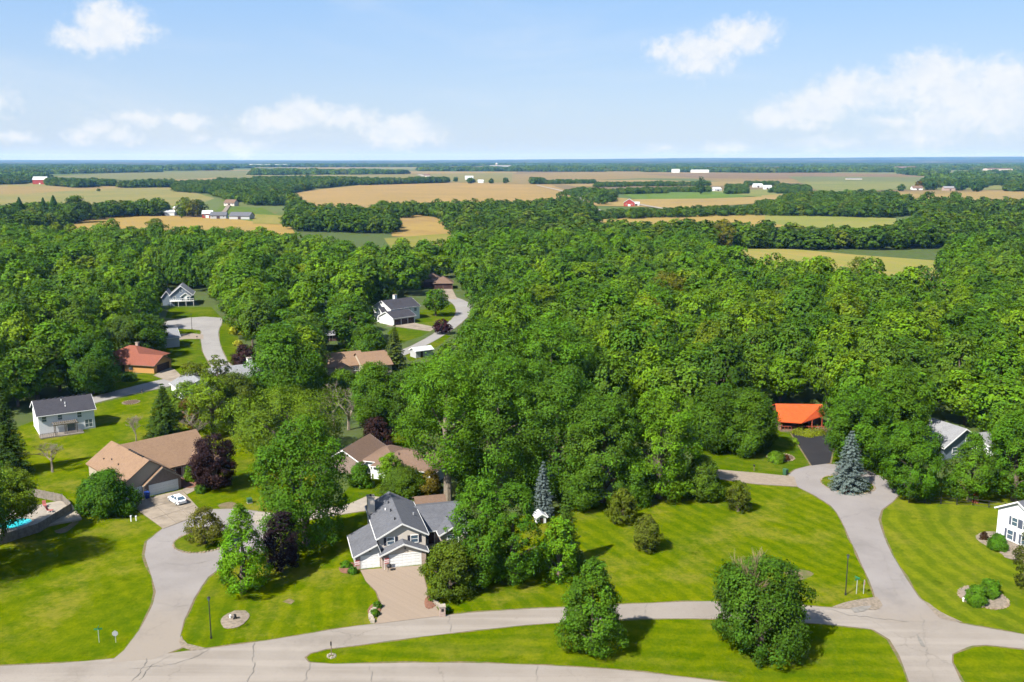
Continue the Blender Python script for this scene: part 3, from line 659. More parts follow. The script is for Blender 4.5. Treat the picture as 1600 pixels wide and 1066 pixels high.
# blue grey house
I = Bld('suburban_house', 'blue-grey gabled house with white railed deck above the far turning circle', 266, 480, 14)
I.gable(0, 8.6, 3, 14, 4.6, 3.6, 'y', 'siding_blue', 'roof_light', .45)
I.gable(-3.4, -.05, 5, 14, 3.8, 2.2, 'y', 'siding_blue', 'roof_light', .4)
I.box('deck', 'white_paint', -.2, 9.4, .6, 2.95, 2.1, 2.3); I.gable(4.4, 8.0, .9, 3.2, 4.2, 1.3, 'y', 'siding_white', 'roof_light', .3, base=2.31)
for i in range(13): I.box('baluster', 'white_paint', -.18 + i * .78, -.1 + i * .78, .6, .68, 2.31, 3.1)
I.box('handrail', 'white_paint', -.2, 9.4, .58, .7, 3.1, 3.2)
for x in (.2, 3.2, 6.2, 9.2): I.post(x, .8, 0, 2.1)
for a in (1.6, 5.0, 7.2): I.window('f', 3 if a < 4 else .9, a, 2.6, 1.0, 1.4)
I.window('f', 3, 4.3, 5.7, .9, 1.1); I.door('f', 3, 2.2, 1.4, 2.0, 'glass')
# house hidden left of the far turning circle
N = Bld('suburban_house', 'pale house half hidden in trees beside the far gravel driveway', 246, 545, -60)
N.gable(-9, 0, 0, 7, 3.2, 2.2, 'y', 'siding_grey', 'roof_light', .4)
N.garage('f', 0, -6.4, -2.2, 2.0)
for x in (-8.2, -1): N.post(x, -1.2, 0, 2.6)
# grey roofed house hidden behind the light green tree
O2 = Bld('suburban_house', 'grey-roofed house with white chimney half hidden by trees left of centre', 300, 628, 33)
O2.gable(-2, 7, 2, 12, 2.8, 2.2, 'y', 'siding_white', 'roof_light', .4)
O2.gable(7.02, 20, 5, 15, 3.4, 2.4, 'x', 'siding_white', 'roof_light', .4)
O2.chimney(18.6, 11.2, 3, 7.2, 1.2, 1.2, 'siding_white'); O2.window('f', 5, 12, 1, 1.2, 1.2); O2.window('f', 5, 16, 1, 1.2, 1.2); O2.window('f', 2, 3, 1, 1.2, 1.2)
# far white house
Hh = Bld('suburban_house', 'bright white house with near-black roof and triple garage beyond the woods', 615, 509, -46)
Hh.gable(-8.6, 0, 0, 10, 2.7, 1.9, 'y', 'siding_white', 'roof_dark', .4)
Hh.gable(-17.0, -6, 3.5, 17, 5.0, 2.6, 'y', 'siding_white', 'roof_dark', .4)
Hh.gable(-12, -8.62, 1.2, 6, 4.0, 1.4, 'y', 'siding_white', 'roof_dark', .4)
for k in range(3): Hh.garage('r', 0, .7 + k * 3.1, 3.2 + k * 3.1, 2.0, 'dark_door')
Hh.window('r', -6, 12, 3.2, 1.2, 1.2); Hh.window('r', -6, 15, 3.2, 1.2, 1.2); Hh.window('r', -6, 14, .6, 1.4, 1.4); Hh.chimney(-15.4, 12.5, 4, 8.6, 1.2, 1.2, 'siding_white')
# brown garage house at the road end
J = Bld('suburban_house', 'brown hip-roofed garage house at the end of the far road', 678, 452, 4)
J.hip(0, 8.8, 0, 10, 2.6, 2.9, 'siding_brown', 'roof_brown', .5, trim='brown_wood')
J.hip(-5, 4, 6, 18, 2.6, 3.6, 'siding_brown', 'roof_brown', .5, trim='brown_wood')
J.garage('f', 0, .9, 3.8, 1.9, 'dark_door'); J.garage('f', 0, 4.8, 7.9, 1.9, 'dark_door')
# long tan roof
K = Bld('suburban_house', 'long low tan-roofed house among trees in front of the tall spruce', 520, 588, 27)
K.gable(-2, 10.0, 1, 12, 2.4, 2.8, 'x', 'siding_tan', 'roof_tan', .4, trim=None)
K.gable(8.0, 16.5, -3, 8.4, 2.5, 2.9, 'x', 'siding_tan', 'roof_tan', .4, trim=None)
K.hip(-5, 3, 5, 13, 2.3, 2.4, 'siding_tan', 'roof_tan', .4, trim=None)
K.gable(1, 5, -3, 3, 2.2, 1.2, 'y', 'siding_tan', 'roof_tan', .3, trim=None); K.window('f', 1, 7, .8, 1.4, 1.1); K.window('f', -3, 12, .8, 1.4, 1.1)
# small grey roof
S = Bld('garden_shed', 'small grey-roofed outbuilding among trees behind the long tan roof', 508, 534, 20, 'shed')
S.gable(0, 6, 0, 5, 2.3, 1.5, 'x', 'siding_brown', 'roof_light', .4); S.door('f', 0, 2)
# brown hip roof behind the grey house
L = Bld('suburban_house', 'brown hip-roofed white-walled house right behind the grey two-storey house', 584, 748, -18)
L.hip(0, 12.5, 0, 9, 2.5, 2.4, 'siding_white', 'roof_brown', .55)
L.hip(-3.2, 3.6, 2.5, 11, 2.5, 2.1, 'siding_white', 'roof_brown', .5)
L.gable(-10.5, -3.25, 1.2, 12, 2.5, 2.2, 'y', 'brick_brown', 'roof_brown', .5)
L.window('f', 0, 6.5, .8, 1.3, 1.2, 'shutter'); L.window('f', 0, 10.5, .8, 1.3, 1.2); L.door('f', 0, 3, 1, 2); L.vent(L.r, 4, 3, 4.2, .5); L.post(-.4, -.1, 0, 2.5, .2)
# pale roof at the far road's near side
P2 = Bld('garden_shed', 'pale metal-roofed shed at the wood edge beside the far road', 650, 560, 35, 'shed')
P2.gable(0, 6, 0, 3.6, 2.2, .8, 'x', 'siding_grey', 'roof_metal', .3); P2.door('f', 0, 2)
# orange roof
E_ = Bld('suburban_house', 'house with vivid orange roof and dark timber walls behind the black driveway', 1222, 669, 0)
top0, top1 = (-1.2, 2.2, 5.2), (9.4, 1.6, 5.2)
lo = [(-1.9, -3.2, 2.45), (3.0, -4.4, 2.4), (9.6, .3, 2.9)]
MB().prism([(-1.9, -3.2, 2.3), (3.0, -4.4, 2.25), (9.6, .3, 2.75), (9.4, 1.6, 5.0), (-1.2, 2.2, 5.0)], [(a, b, c + .16) for a, b, c in [(-1.9, -3.2, 2.3), (3.0, -4.4, 2.25), (9.6, .3, 2.75), (9.4, 1.6, 5.0), (-1.2, 2.2, 5.0)]]).build('roof', 'roof_orange', E_.r)
MB().prism([(-1.2, 2.22, 5.0), (9.4, 1.62, 5.0), (9.6, 7, 2.4), (-1.9, 8, 2.4)], [(-1.2, 2.22, 5.16), (9.4, 1.62, 5.16), (9.6, 7, 2.56), (-1.9, 8, 2.56)]).build('roof', 'roof_orange', E_.r)
E_.box('wall', 'siding_brown', -1.0, 8.9, 1.2, 6.6, 0, 2.6); E_.box('deck', 'brown_wood', -1.2, 9.2, -3.0, 1.15, 0, .5)
MB().prism([(-.95, 2.3, 2.61), (-.95, 6.5, 2.61), (-.95, 2.3, 4.85)], [(-.8, 2.3, 2.61), (-.8, 6.5, 2.61), (-.8, 2.3, 4.85)]).build('gable_wall', 'siding_brown', E_.r)
for x, y in ((-1.0, -2.8), (2.9, -2.9), (6.0, -2.2), (8.9, -.2)): E_.post(x, y, .5, 2.5, .2, 'rust')
E_.box('handrail', 'rust', -1.2, 9.2, -3.1, -2.98, 1.2, 1.32)
for i in range(14): E_.box('baluster', 'rust', -1.15 + i * .78, -1.05 + i * .78, -3.08, -3.0, .51, 1.19)
for a in (1, 4, 7): E_.window('f', 1.2, a, 1.0, 1.3, 1.2, frame='brown_wood')
# grey roof at right among the maples
Fh = Bld('suburban_house', 'light grey-roofed house with blue gable and brick chimney among the right maples', 1508, 714, 22)
Fh.gable(-6.0, 4.6, 0, 13, 2.8, 3.2, 'y', 'siding_blue', 'roof_light', .45)
Fh.chimney(-1.2, 12.4, 3, 7.0, 1.0, .8); Fh.window('f', 0, 0.2, 3.4, .9, 1.3); Fh.window('f', 0, 2.3, 1.0, 1.1, 1.3); Fh.window('f', 0, -3, 1.0, 1.3, 1.3)
Fh.gable(4.62, 9.5, -1.5, 6, 2.3, 1.4, 'x', 'siding_white', 'roof_light', .4); Fh.window('f', -1.5, 6, .8, 1.2, 1.2)
# white house at the right edge
G = Bld('suburban_house', 'white two-storey house with blue shutters cut by the right edge', 1556, 838, -68)
G.gable(0, 7.4, 0, 14, 5.0, 2.1, 'y', 'siding_white', 'roof_grey', .4)
G.window('f', 0, 3.2, 2.95, 1.0, 1.3, 'shutter_blue'); G.window('f', 0, 5.3, 2.95, 1.0, 1.3, 'shutter_blue'); G.window('f', 0, 2.6, .5, 1.05, 1.5, 'shutter_blue'); G.window('f', 0, 5.2, .5, .9, 1.4, 'shutter_blue')
G.gable(6.6, 10, 3.4, 13, 4.4, 1.6, 'x', 'siding_white', 'roof_grey', .35)
G.box('porch_roof', 'roof_grey', 7.02, 10.4, .4, 3.3, 2.45, 2.65); G.post(10.0, .7, 0, 2.45, .18); G.post(10.0, 2.9, 0, 2.45, .18); G.window('r', 10, 6, .6, 1.2, 1.4, 'shutter_blue'); G.window('r', 10, 9, 2.9, 1.2, 1.3, 'shutter_blue')
# white building in the shade of the cottonwoods
Q = Bld('suburban_house', 'long white house deep in shade behind the tall cottonwood trees', 880, 778, 4)
Q.gable(-4, 15, 0, 8, 2.4, 1.6, 'x', 'siding_white', 'roof_light', .4)
for a in (-2, 2, 6, 10, 13): Q.window('f', 0, a, .8, 1.3, 1.1)
Q2 = Bld('garden_shed', 'small white shed between the twin maple and the green spruce', 846, 818, 15, 'shed')
Q2.gable(-.8, .8, 0, 1.7, 1.2, .5, 'y', 'siding_white', 'roof_metal', .25); Q2.door('f', 0, 0, .6, 1.05)

# ------------------------------------------------------------------ farmsteads
def farm(name, label, px, py, w, d, h, rise, ang, wall, roof, cat, axis='x', door=True, m2=None):
    b = Bld(name, label, px, py, ang, cat); b.gable(-w / 2, w / 2, 0, d, h, rise, axis, wall, roof, .5, .3, None)
    if door: b.box('door', 'dark_door' if wall != 'barn_red' else 'white_paint', -1.6, 1.6, -.12, -.01, 0, min(3, h * .8))
    for i in range(max(1, int(w / 5))): b.window('f', 0, -w / 2 + (i + .5) * w / max(1, int(w / 5)), h * .5, 1.2, 1.2, bars=0) if w < 22 else None
    return b
farm('barn', 'red barn with white roof in the far left field', 62, 288, 32, 18, 11, 7, 8, 'barn_red', 'roof_metal', 'barn')
farm('barn', 'red barn with pale roof at the crossroads farm, right of centre', 983, 323, 14, 10, 5, 4.5, -8, 'barn_red', 'roof_metal', 'barn', 'y')
farm('farm_shed', 'white shed against the right side of the red crossroads barn', 994, 322, 8, 8, 3, 2, -8, 'siding_white', 'roof_metal', 'shed')
farm('farmhouse', 'grey-roofed farmhouse left of the bright green yard', 341, 342, 16, 10, 3.5, 3, 4, 'siding_grey', 'roof_grey', 'farmhouse')
farm('farmhouse', 'wide grey-roofed farmhouse at the right end of the farm row', 374, 343, 22, 12, 3.5, 3.4, -10, 'siding_grey', 'roof_grey', 'farmhouse')
farm('farm_shed', 'red-ended shed at the left of the grey farmhouses', 324, 341, 10, 10, 4.5, 3, 10, 'barn_red', 'roof_metal', 'shed')
farm('farm_shed', 'long white shed behind the tree row near the silo', 255, 337, 24, 8, 3.5, 2, 3, 'siding_white', 'roof_metal', 'shed')
farm('farmhouse', 'brown-roofed house under trees behind the farm row', 358, 322, 16, 10, 4, 4, -20, 'siding_cream', 'roof_brown', 'farmhouse')
farm('farm_shed', 'white farm shed to the right of the silo', 294, 334, 10, 8, 4, 2, 0, 'siding_white', 'roof_metal', 'shed')
farm('farm_shed', 'white roofed shed on the grassy rise right of the red barn', 1122, 299, 16, 14, 3.5, 4, 20, 'siding_white', 'roof_metal', 'shed')
farm('farm_shed', 'white shed by the wood at the right, left one of a pair', 1185, 293, 20, 12, 4, 4, 5, 'siding_white', 'roof_metal', 'shed')
farm('farm_shed', 'white shed by the wood at the right, right one of a pair', 1199, 296, 16, 12, 4, 4, -10, 'siding_white', 'roof_metal', 'shed')
farm('farmhouse', 'pale house among trees in the right fields, left of a pair', 1434, 297, 20, 12, 4, 4, 0, 'siding_white', 'roof_brown', 'farmhouse')
farm('farmhouse', 'reddish house among trees in the right fields, right of a pair', 1485, 298, 24, 12, 5, 3, 0, 'brick', 'roof_light', 'farmhouse')
farm('farmhouse', 'pale farmhouse at the right edge beside the far wood', 1585, 292, 24, 14, 5, 4, 0, 'siding_white', 'roof_grey', 'farmhouse')
farm('farmhouse', 'small farmhouse left of the crossroads barn beside the road', 908, 322, 12, 9, 4, 3, 10, 'siding_cream', 'roof_grey', 'farmhouse')
farm('farm_shed', 'pair of long white poultry sheds on the ridge, left shed', 1094, 270, 80, 22, 7, 6, 0, 'siding_white', 'roof_metal', 'shed', door=False)
farm('farm_shed', 'white shed with silo-like end on the ridge, left of the poultry sheds', 1056, 270, 34, 20, 9, 7, 0, 'siding_white', 'roof_metal', 'shed', door=False)
farm('farm_shed', 'long low white shed in the right far field', 1335, 281, 46, 14, 3, 1.6, 0, 'siding_cream', 'roof_light', 'shed', door=False)
farm('farm_shed', 'white shed beside far round trees above the big tan field', 733, 281, 24, 14, 6, 5, 0, 'siding_white', 'roof_metal', 'shed', door=False)
farm('farm_shed', 'small far shed at the bend of the pale field road', 667, 277, 20, 12, 6, 5, 0, 'siding_cream', 'roof_brown', 'shed', door=False)
farm('farm_shed', 'small white shed among round trees above the tan field', 751, 286, 14, 10, 4, 4, 0, 'siding_white', 'roof_metal', 'shed', door=False)
farm('warehouse', 'long white warehouse on the horizon left of centre', 420, 261, 320, 80, 16, 5, 0, 'siding_white', 'roof_metal', 'warehouse', door=False)
farm('warehouse', 'stepped white plant on the horizon near the centre', 782, 263, 150, 80, 14, 6, 0, 'siding_grey', 'roof_light', 'warehouse', door=False)
farm('warehouse', 'pale pinkish warehouse on the far right horizon', 1563, 267, 130, 60, 9, 4, 0, 'siding_cream', 'roof_brown', 'warehouse', door=False)
farm('warehouse', 'red-brown works in the far woods at right', 1417, 267, 110, 50, 14, 8, 0, 'brick', 'roof_brown', 'warehouse', door=False)
farm('warehouse', 'small white shed in the far woods right of the ridge', 1282, 267, 50, 30, 10, 6, 0, 'siding_white', 'roof_metal', 'shed', door=False)
def silo(label, px, py, r, h):
    t = thing('silo', label, 'silo', at(px, py)); MB().tube([(0, 0, 0), (0, 0, h)], [r, r], 18).build('silo_wall', 'stone_pale', t)
    MB().tube([(0, 0, h), (0, 0, h + r * .35), (0, 0, h + r * .7)], [r * 1.02, r * .75, r * .1], 18).build('silo_dome', 'roof_metal', t)
silo('wide pale concrete silo between trees at the left farm', 277, 336, 4.4, 7.5)
silo('slim white silo at the far white plant', 776, 262, 9, 28)

# ------------------------------------------------------------------ fields, far roads, hills
FIELDS = [ # pixel outline, colours (base, second, third), row scale
 ([(-400, 292), (0, 286), (60, 285), (180, 291), (275, 293), (300, 300), (335, 310), (310, 320), (180, 325), (100, 318), (0, 338), (-400, 345)], (.38, .33, .15), (.28, .3, .13)),
 ([(-100, 289), (110, 292), (150, 287), (185, 288), (196, 294), (130, 297), (40, 303), (-100, 305)], (.44, .33, .17), (.38, .3, .15)),
 ([(100, 362), (120, 348), (150, 337), (270, 338), (395, 344), (450, 348), (462, 366), (360, 372), (130, 372)], (.52, .36, .13), (.44, .33, .13)),
 ([(330, 338), (345, 322), (410, 325), (450, 345), (395, 346)], (.17, .25, .04), (.13, .21, .04)),
 ([(70, 276), (200, 270), (350, 268), (430, 270), (400, 281), (300, 283), (180, 280)], (.22, .25, .12), (.27, .27, .14)),
 ([(175, 284), (300, 280), (350, 277), (290, 288), (190, 288)], (.44, .32, .18), (.38, .3, .16)),
 ([(380, 274), (560, 272), (560, 277), (400, 278)], (.34, .3, .15), (.27, .28, .13)),
 ([(432, 306), (500, 296), (560, 290), (565, 287), (700, 286), (860, 289), (915, 309), (830, 322), (640, 330), (500, 326), (462, 318)], (.5, .35, .17), (.42, .31, .15)),
 ([(612, 340), (655, 336), (685, 341), (700, 356), (708, 366), (690, 372), (612, 370)], (.42, .29, .14), (.5, .36, .14)),
 ([(600, 373), (720, 364), (722, 385), (610, 388)], (.36, .33, .1), (.24, .28, .06)),
 ([(395, 335), (455, 338), (470, 352), (395, 350)], (.3, .3, .08), (.38, .34, .12)),
 ([(540, 274), (800, 270), (820, 285), (700, 285), (560, 279)], (.32, .28, .13), (.26, .27, .12)),
 ([(800, 273), (950, 267), (1080, 269), (1200, 271), (1180, 280), (1000, 279), (800, 287)], (.38, .28, .16), (.32, .27, .14)),
 ([(1000, 272), (1250, 270), (1500, 274), (1700, 276), (1700, 280), (1300, 280), (1090, 279)], (.26, .19, .14), (.33, .25, .17)),
 ([(850, 284), (1000, 281), (1100, 284), (1280, 285), (1100, 292), (900, 292)], (.44, .33, .17), (.38, .31, .16)),
 ([(970, 303), (1100, 298), (1210, 299), (1160, 309), (1000, 314)], (.19, .3, .07), (.15, .25, .06)),
 ([(1100, 298), (1230, 296), (1300, 302), (1190, 309)], (.3, .32, .13), (.24, .3, .1)),
 ([(880, 300), (990, 312), (1100, 311), (1215, 307), (1240, 314), (1080, 326), (920, 322)], (.5, .37, .17), (.43, .33, .15)),
 ([(920, 338), (1100, 332), (1210, 330), (1310, 340), (1390, 346), (1300, 356), (1100, 356), (925, 356)], (.5, .37, .14), (.4, .33, .12)),
 ([(1195, 334), (1260, 337), (1400, 342), (1400, 358), (1290, 358), (1195, 350)], (.27, .33, .09), (.36, .36, .12)),
 ([(1112, 390), (1240, 391), (1340, 400), (1560, 416), (1560, 460), (1350, 452), (1180, 432), (1112, 415)], (.46, .38, .14), (.34, .36, .1)),
 ([(1245, 283), (1450, 281), (1700, 286), (1700, 297), (1400, 297), (1285, 302)], (.3, .31, .14), (.23, .28, .11)),
 ([(1230, 276), (1450, 277), (1700, 281), (1700, 285), (1250, 284)], (.19, .24, .12), (.24, .26, .13)),
 ([(1190, 306), (1260, 301), (1290, 301), (1262, 318), (1190, 318)], (.48, .36, .17), (.4, .33, .15)),
 ([(1385, 297), (1440, 305), (1520, 301), (1700, 293), (1700, 316), (1500, 318), (1430, 322)], (.46, .34, .16), (.4, .31, .15)),
 ([(1540, 333), (1750, 332), (1750, 350), (1560, 347)], (.46, .35, .15), (.38, .32, .13)),
 ([(-500, 268), (-60, 266), (60, 266), (40, 270), (-300, 274)], (.25, .27, .13), (.3, .28, .14)),
 ([(820, 262), (1000, 261), (1100, 262), (900, 264)], (.3, .3, .16), (.24, .27, .12)),
 ([(500, 264), (640, 262), (700, 264), (600, 266)], (.26, .3, .15), (.3, .3, .16)),
]
for i, (pts, c1, c2) in enumerate(FIELDS):
    c1, c2 = [(c[0] * .7, c[1] * .68, c[2] * .55) for c in (c1, c2)]
    m, g, b = newmat('field_%d' % i); p = wpos(g)
    a = (i * 37) % 90; ca, sa = math.cos(math.radians(a)), math.sin(math.radians(a))
    st = g.noise(g.comb(g.v('DOT_PRODUCT', p, (ca * .12, sa * .12, 0)), g.v('DOT_PRODUCT', p, (-sa * .006, ca * .006, 0))), 1, 4, .6)
    bigf = g.noise(p, .008, 5, .6)
    col = g.mix(g.ramp(g.m('MULTIPLY_ADD', bigf, .7, g.m('MULTIPLY', st, .4)), .42, .68), c1, c2)
    col = g.mix(g.ramp(g.noise(p, .03, 5, .65), .55, .75, 0, .4), col, tuple(v * .72 for v in c1))
    g.put(b.inputs['Base Color'], col); b.inputs['Roughness'].default_value = .95; b.inputs['Specular IOR Level'].default_value = .05
    sheet('field', gp(*pts), m, .04 + .03 * i)
def ribbon(name, pts, wd, m, z):
    P = [Vector(p) for p in gp(*pts)]; L, Rr = [], []
    for i, p in enumerate(P):
        t = (P[min(i + 1, len(P) - 1)] - P[max(i - 1, 0)]).normalized(); n = Vector((-t.y, t.x)); L.append(p + n * wd / 2); Rr.append(p - n * wd / 2)
    sheet(name, L + Rr[::-1], m, z)
ribbon('country_road', [(838, 290), (870, 297), (905, 306), (912, 318)], 9, 'concrete_pale', 1.1)
ribbon('country_road', [(996, 320), (1012, 323), (1030, 326), (1060, 332)], 8, 'concrete_pale', 1.1)
ribbon('country_road', [(655, 273), (668, 278), (700, 284)], 16, 'concrete_pale', 1.15)
ribbon('country_road', [(345, 338), (352, 330), (356, 324), (360, 318)], 5, 'gravel', 1.1)
ribbon('country_road', [(905, 312), (915, 320), (935, 330)], 7, 'concrete_pale', 1.12)
ribbon('country_road', [(1050, 318), (1200, 312), (1400, 330)], 5, 'gravel', 1.11)

def hills(name, dist, base, amp, seed, rise):
    r = np.random.RandomState(seed); n = 340; xs = np.linspace(-28000, 28000, n)
    h = base + sum(amp / (k + 1) * np.sin(xs / (5200 / (k + 1) ** 1.3) + r.rand() * 6.3) for k in range(6)) + r.randn(n) * amp * .12
    h = h + rise * np.clip(xs / 8000, -.3, 1.3)
    v, f = [], []
    prof = [(-.16, 0.0), (-.06, .55), (0, 1.0), (.05, .9), (.14, 0.0)]
    for i, x in enumerate(xs):
        for (dy, k) in prof: v.append((x, dist * (1 + dy), max(0.3, h[i] * k) if k else -.5))
    for i in range(n - 1):
        for j in range(len(prof) - 1): f.append((i * 5 + j, i * 5 + 5 + j, i * 5 + 6 + j, i * 5 + 1 + j))
    me = bpy.data.meshes.new(name); me.from_pydata(v, [], f); me.materials.append(M['far_hill']); me.update()
    link(name, me)['kind'] = 'structure'
surf('far_hill', (.012, .03, .008), (.025, .045, .014), .004, .95, c3=(.09, .1, .04), s3=.0012)
hills('hill', 11500, 14, 6, 5, 12); hills('hill', 15500, 34, 7, 6, 20); hills('hill', 20500, 58, 6, 8, 40)

# ------------------------------------------------------------------ trees
def npmesh(name, V, Q, m, lv=None, smooth=False):
    me = bpy.data.meshes.new(name); nv, nq = len(V), len(Q)
    me.vertices.add(nv); me.vertices.foreach_set('co', np.asarray(V, np.float32).ravel())
    me.loops.add(nq * 4); me.loops.foreach_set('vertex_index', np.asarray(Q, np.int32).ravel())
    me.polygons.add(nq); me.polygons.foreach_set('loop_start', np.arange(0, nq * 4, 4, dtype=np.int32))
    me.update(calc_edges=True)
    if lv is not None:
        a = me.attributes.new('lv', 'FLOAT', 'FACE'); a.data.foreach_set('value', np.asarray(lv, np.float32))
    me.materials.append(m); return me
PROF = {
 'round': lambda t: np.sqrt(np.clip(np.where(t > .42, 1 - ((t - .42) / .58) ** 2, 1 - ((.42 - t) / .5) ** 2), 0, 1)),
 'pyramid': lambda t: np.minimum(1, (t / .2 + .15) ** .6) * np.clip(1 - t, 0, 1) ** .55 * 1.12,
 'oval': lambda t: np.sqrt(np.clip(1 - ((t - .4) / .62) ** 2, 0, 1)),
 'dome': lambda t: np.sqrt(np.clip(1 - (np.maximum(t - .18, 0) / .82) ** 2, 0, 1)) * np.minimum(1, .75 + t * 1.5),
 'spread': lambda t: np.sqrt(np.clip(np.where(t > .6, 1 - ((t - .6) / .4) ** 2, 1 - ((.6 - t) / .72) ** 2), 0, 1)),
 'column': lambda t: np.minimum(1, (t / .15 + .2) ** .5) * np.clip(1 - t ** 3, 0, 1) ** .5,
}
def unit(a): return a / np.maximum(np.linalg.norm(a, axis=1, keepdims=True), 1e-6)
def leaves(c, nrm, size, r):
    n = len(c); t = unit(np.cross(nrm, unit(r.normal(size=(n, 3))))); b = np.cross(nrm, t)
    s = (size * r.uniform(.65, 1.3, n))[:, None]
    V = np.stack([c + t * s, c + b * s * .62, c - t * s, c - b * s * .62], 1).reshape(-1, 3)
    return V, np.arange(4 * n).reshape(-1, 4)
def crown(name, W, H, z0, prof, leaf, seed, m, nb=46, dens=2.3, blob=.17, flat=.78, lean=0.0, gap=0.0, sm=.5):
    """crown of leaf clumps spread through a shaped volume; leaf = half length of a leaf spray"""
    r = np.random.RandomState(seed); Hc = H - z0
    nb = int(nb * 1.35); blob = blob * .92
    t = .02 + .96 * (r.permutation(nb) + r.rand(nb)) / nb; R = PROF[prof](t) * W / 2
    ang = np.argsort(np.argsort(t)) * 2.39996 + r.uniform(-.4, .4, nb)
    br = W * blob * r.choice([.55, .75, 1.0, 1.3], nb) * r.uniform(.85, 1.15, nb) * (.55 + .45 * np.clip(R / (W / 2), 0, 1))
    lob = 1.03 + .13 * np.sin(ang * 2 + t * 5 + r.rand() * 6) + .12 * np.sin(ang * 3 - t * 9 + r.rand() * 6)
    rad = np.maximum(R * lob - br * .7, 0) * np.sqrt(r.uniform(.45, 1, nb))
    C = np.stack([rad * np.cos(ang), rad * np.sin(ang), z0 + Hc * t * .97], 1)
    C[:, 2] = np.clip(C[:, 2], z0 + br * .5, H - br * flat * .8); C[:, 0] += lean * (C[:, 2] - z0)
    if gap: k = r.rand(nb) > gap; C, br = C[k], br[k]; nb = len(C)
    ax = C.copy(); ax[:, 2] = 0; outw = unit(np.stack([C[:, 0], C[:, 1], (C[:, 2] - (z0 + Hc * .35)) * .8], 1))
    wt = br ** 2; area = (4 * math.pi * wt).sum() * .62
    n = int(dens * area / (1.24 * leaf * leaf * 2) / 1.6)
    if n > 27500: leaf *= min(1.22, math.sqrt(n / 27500)); n = 27500
    k = r.choice(nb, n, p=wt / wt.sum())
    d = unit(r.normal(size=(n, 3)) + outw[k] * .75 + np.array([0, 0, .25]))
    pos = C[k] + d * (br[k] * np.where(r.rand(n) < .12, r.uniform(1.1, 1.42, n), r.uniform(.6, 1.12, n)))[:, None] * np.array([1, 1, flat])
    nr = unit(d * (1.15 - sm * .6) + outw[k] * sm + np.array([0, 0, .25]) + r.normal(size=(n, 3)) * .45)
    V, Q = leaves(pos, nr, leaf, r)
    lv = np.clip(.5 + r.normal(size=n) * .16 + (r.rand(nb)[k] - .5) * .45, 0, 1)
    return npmesh(name, V, Q, m, lv)
def spruce(name, W, H, leaf, seed, m, z0=.3):
    r = np.random.RandomState(seed); P, Nn, LV = [], [], []
    tiers = int(H / .5); 
    for i in range(tiers):
        t = i / tiers; z = z0 + (H - z0) * t; R = W / 2 * (1 - t) ** .85 * r.uniform(.88, 1.1) + .12
        nbr = max(5, int(9 + 9 * (1 - t)))
        for k in range(nbr):
            a = 2 * math.pi * (k + r.rand()) / nbr; Rb = R * r.uniform(.78, 1.12)
            ns = max(3, int(Rb / leaf * 1.9)); s = np.linspace(.15, 1, ns)
            droop = -.32 * Rb * s ** 1.2 + .12 * Rb * s ** 3
            wd = (1 - s * .6) * .28 * Rb
            for q in range(2):
                off = r.uniform(-1, 1, ns) * wd
                P.append(np.stack([np.cos(a) * s * Rb - np.sin(a) * off, np.sin(a) * s * Rb + np.cos(a) * off, z + droop + r.uniform(-.1, .1, ns)], 1))
                Nn.append(np.stack([np.full(ns, np.cos(a) * .55), np.full(ns, np.sin(a) * .55), np.full(ns, .8)], 1) + r.normal(size=(ns, 3)) * .35)
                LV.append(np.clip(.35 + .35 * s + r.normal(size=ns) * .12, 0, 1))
    P = np.concatenate(P); V, Q = leaves(P, unit(np.concatenate(Nn)), leaf, r)
    return npmesh(name, V, Q, m, np.concatenate(LV))
def trunk_mesh(name, W, H, z0, rad, seed, m=None, limbs=6):
    r = random.Random(seed); b = MB(); top = z0 + (H - z0) * .62
    b.tube([(0, 0, -.15), (rad * .3 * r.uniform(-1, 1), 0, top * .35), (rad * r.uniform(-1, 1), rad * r.uniform(-1, 1), top * .7), (0, 0, top)], [rad * 1.25, rad, rad * .7, rad * .2], 8)
    for i in range(limbs):
        a = i * 2.4 + r.uniform(-.4, .4); zs = z0 * .9 + (top - z0) * r.uniform(.0, .6); L = W * r.uniform(.26, .4)
        b.tube([(0, 0, zs), (math.cos(a) * L * .5, math.sin(a) * L * .5, zs + L * .45), (math.cos(a) * L, math.sin(a) * L, zs + L * r.uniform(.7, 1.0))], [rad * .5, rad * .32, rad * .08], 6)
    return b.mesh(name, m or BARK)
def bare_mesh(name, H, W, seed, m, depth=4, rad=None):
    r = random.Random(seed); b = MB(); k = [0]
    def grow(p, d, L, rd, n):
        q = p + d * L; mid = p + d * L * .5 + Vector((r.uniform(-1, 1), r.uniform(-1, 1), 0)) * L * .07
        b.tube([p, mid, q], [rd, rd * .8, rd * .55], 5 if n > 1 else 3)
        if n == 0: return
        for i in range(3 if n > 1 else 4):
            nd = (d + Vector((r.uniform(-1, 1) * W / H * 2, r.uniform(-1, 1) * W / H * 2, r.uniform(-.2, .5)))).normalized()
            grow(p + d * L * r.uniform(.45, 1), nd, L * r.uniform(.6, .85), max(.028, rd * .55), n - 1)
    grow(Vector((0, 0, -.1)), Vector((0, 0, 1)), H * .34, rad or H * .025, depth)
    return b.mesh(name, m)
TN = [0]
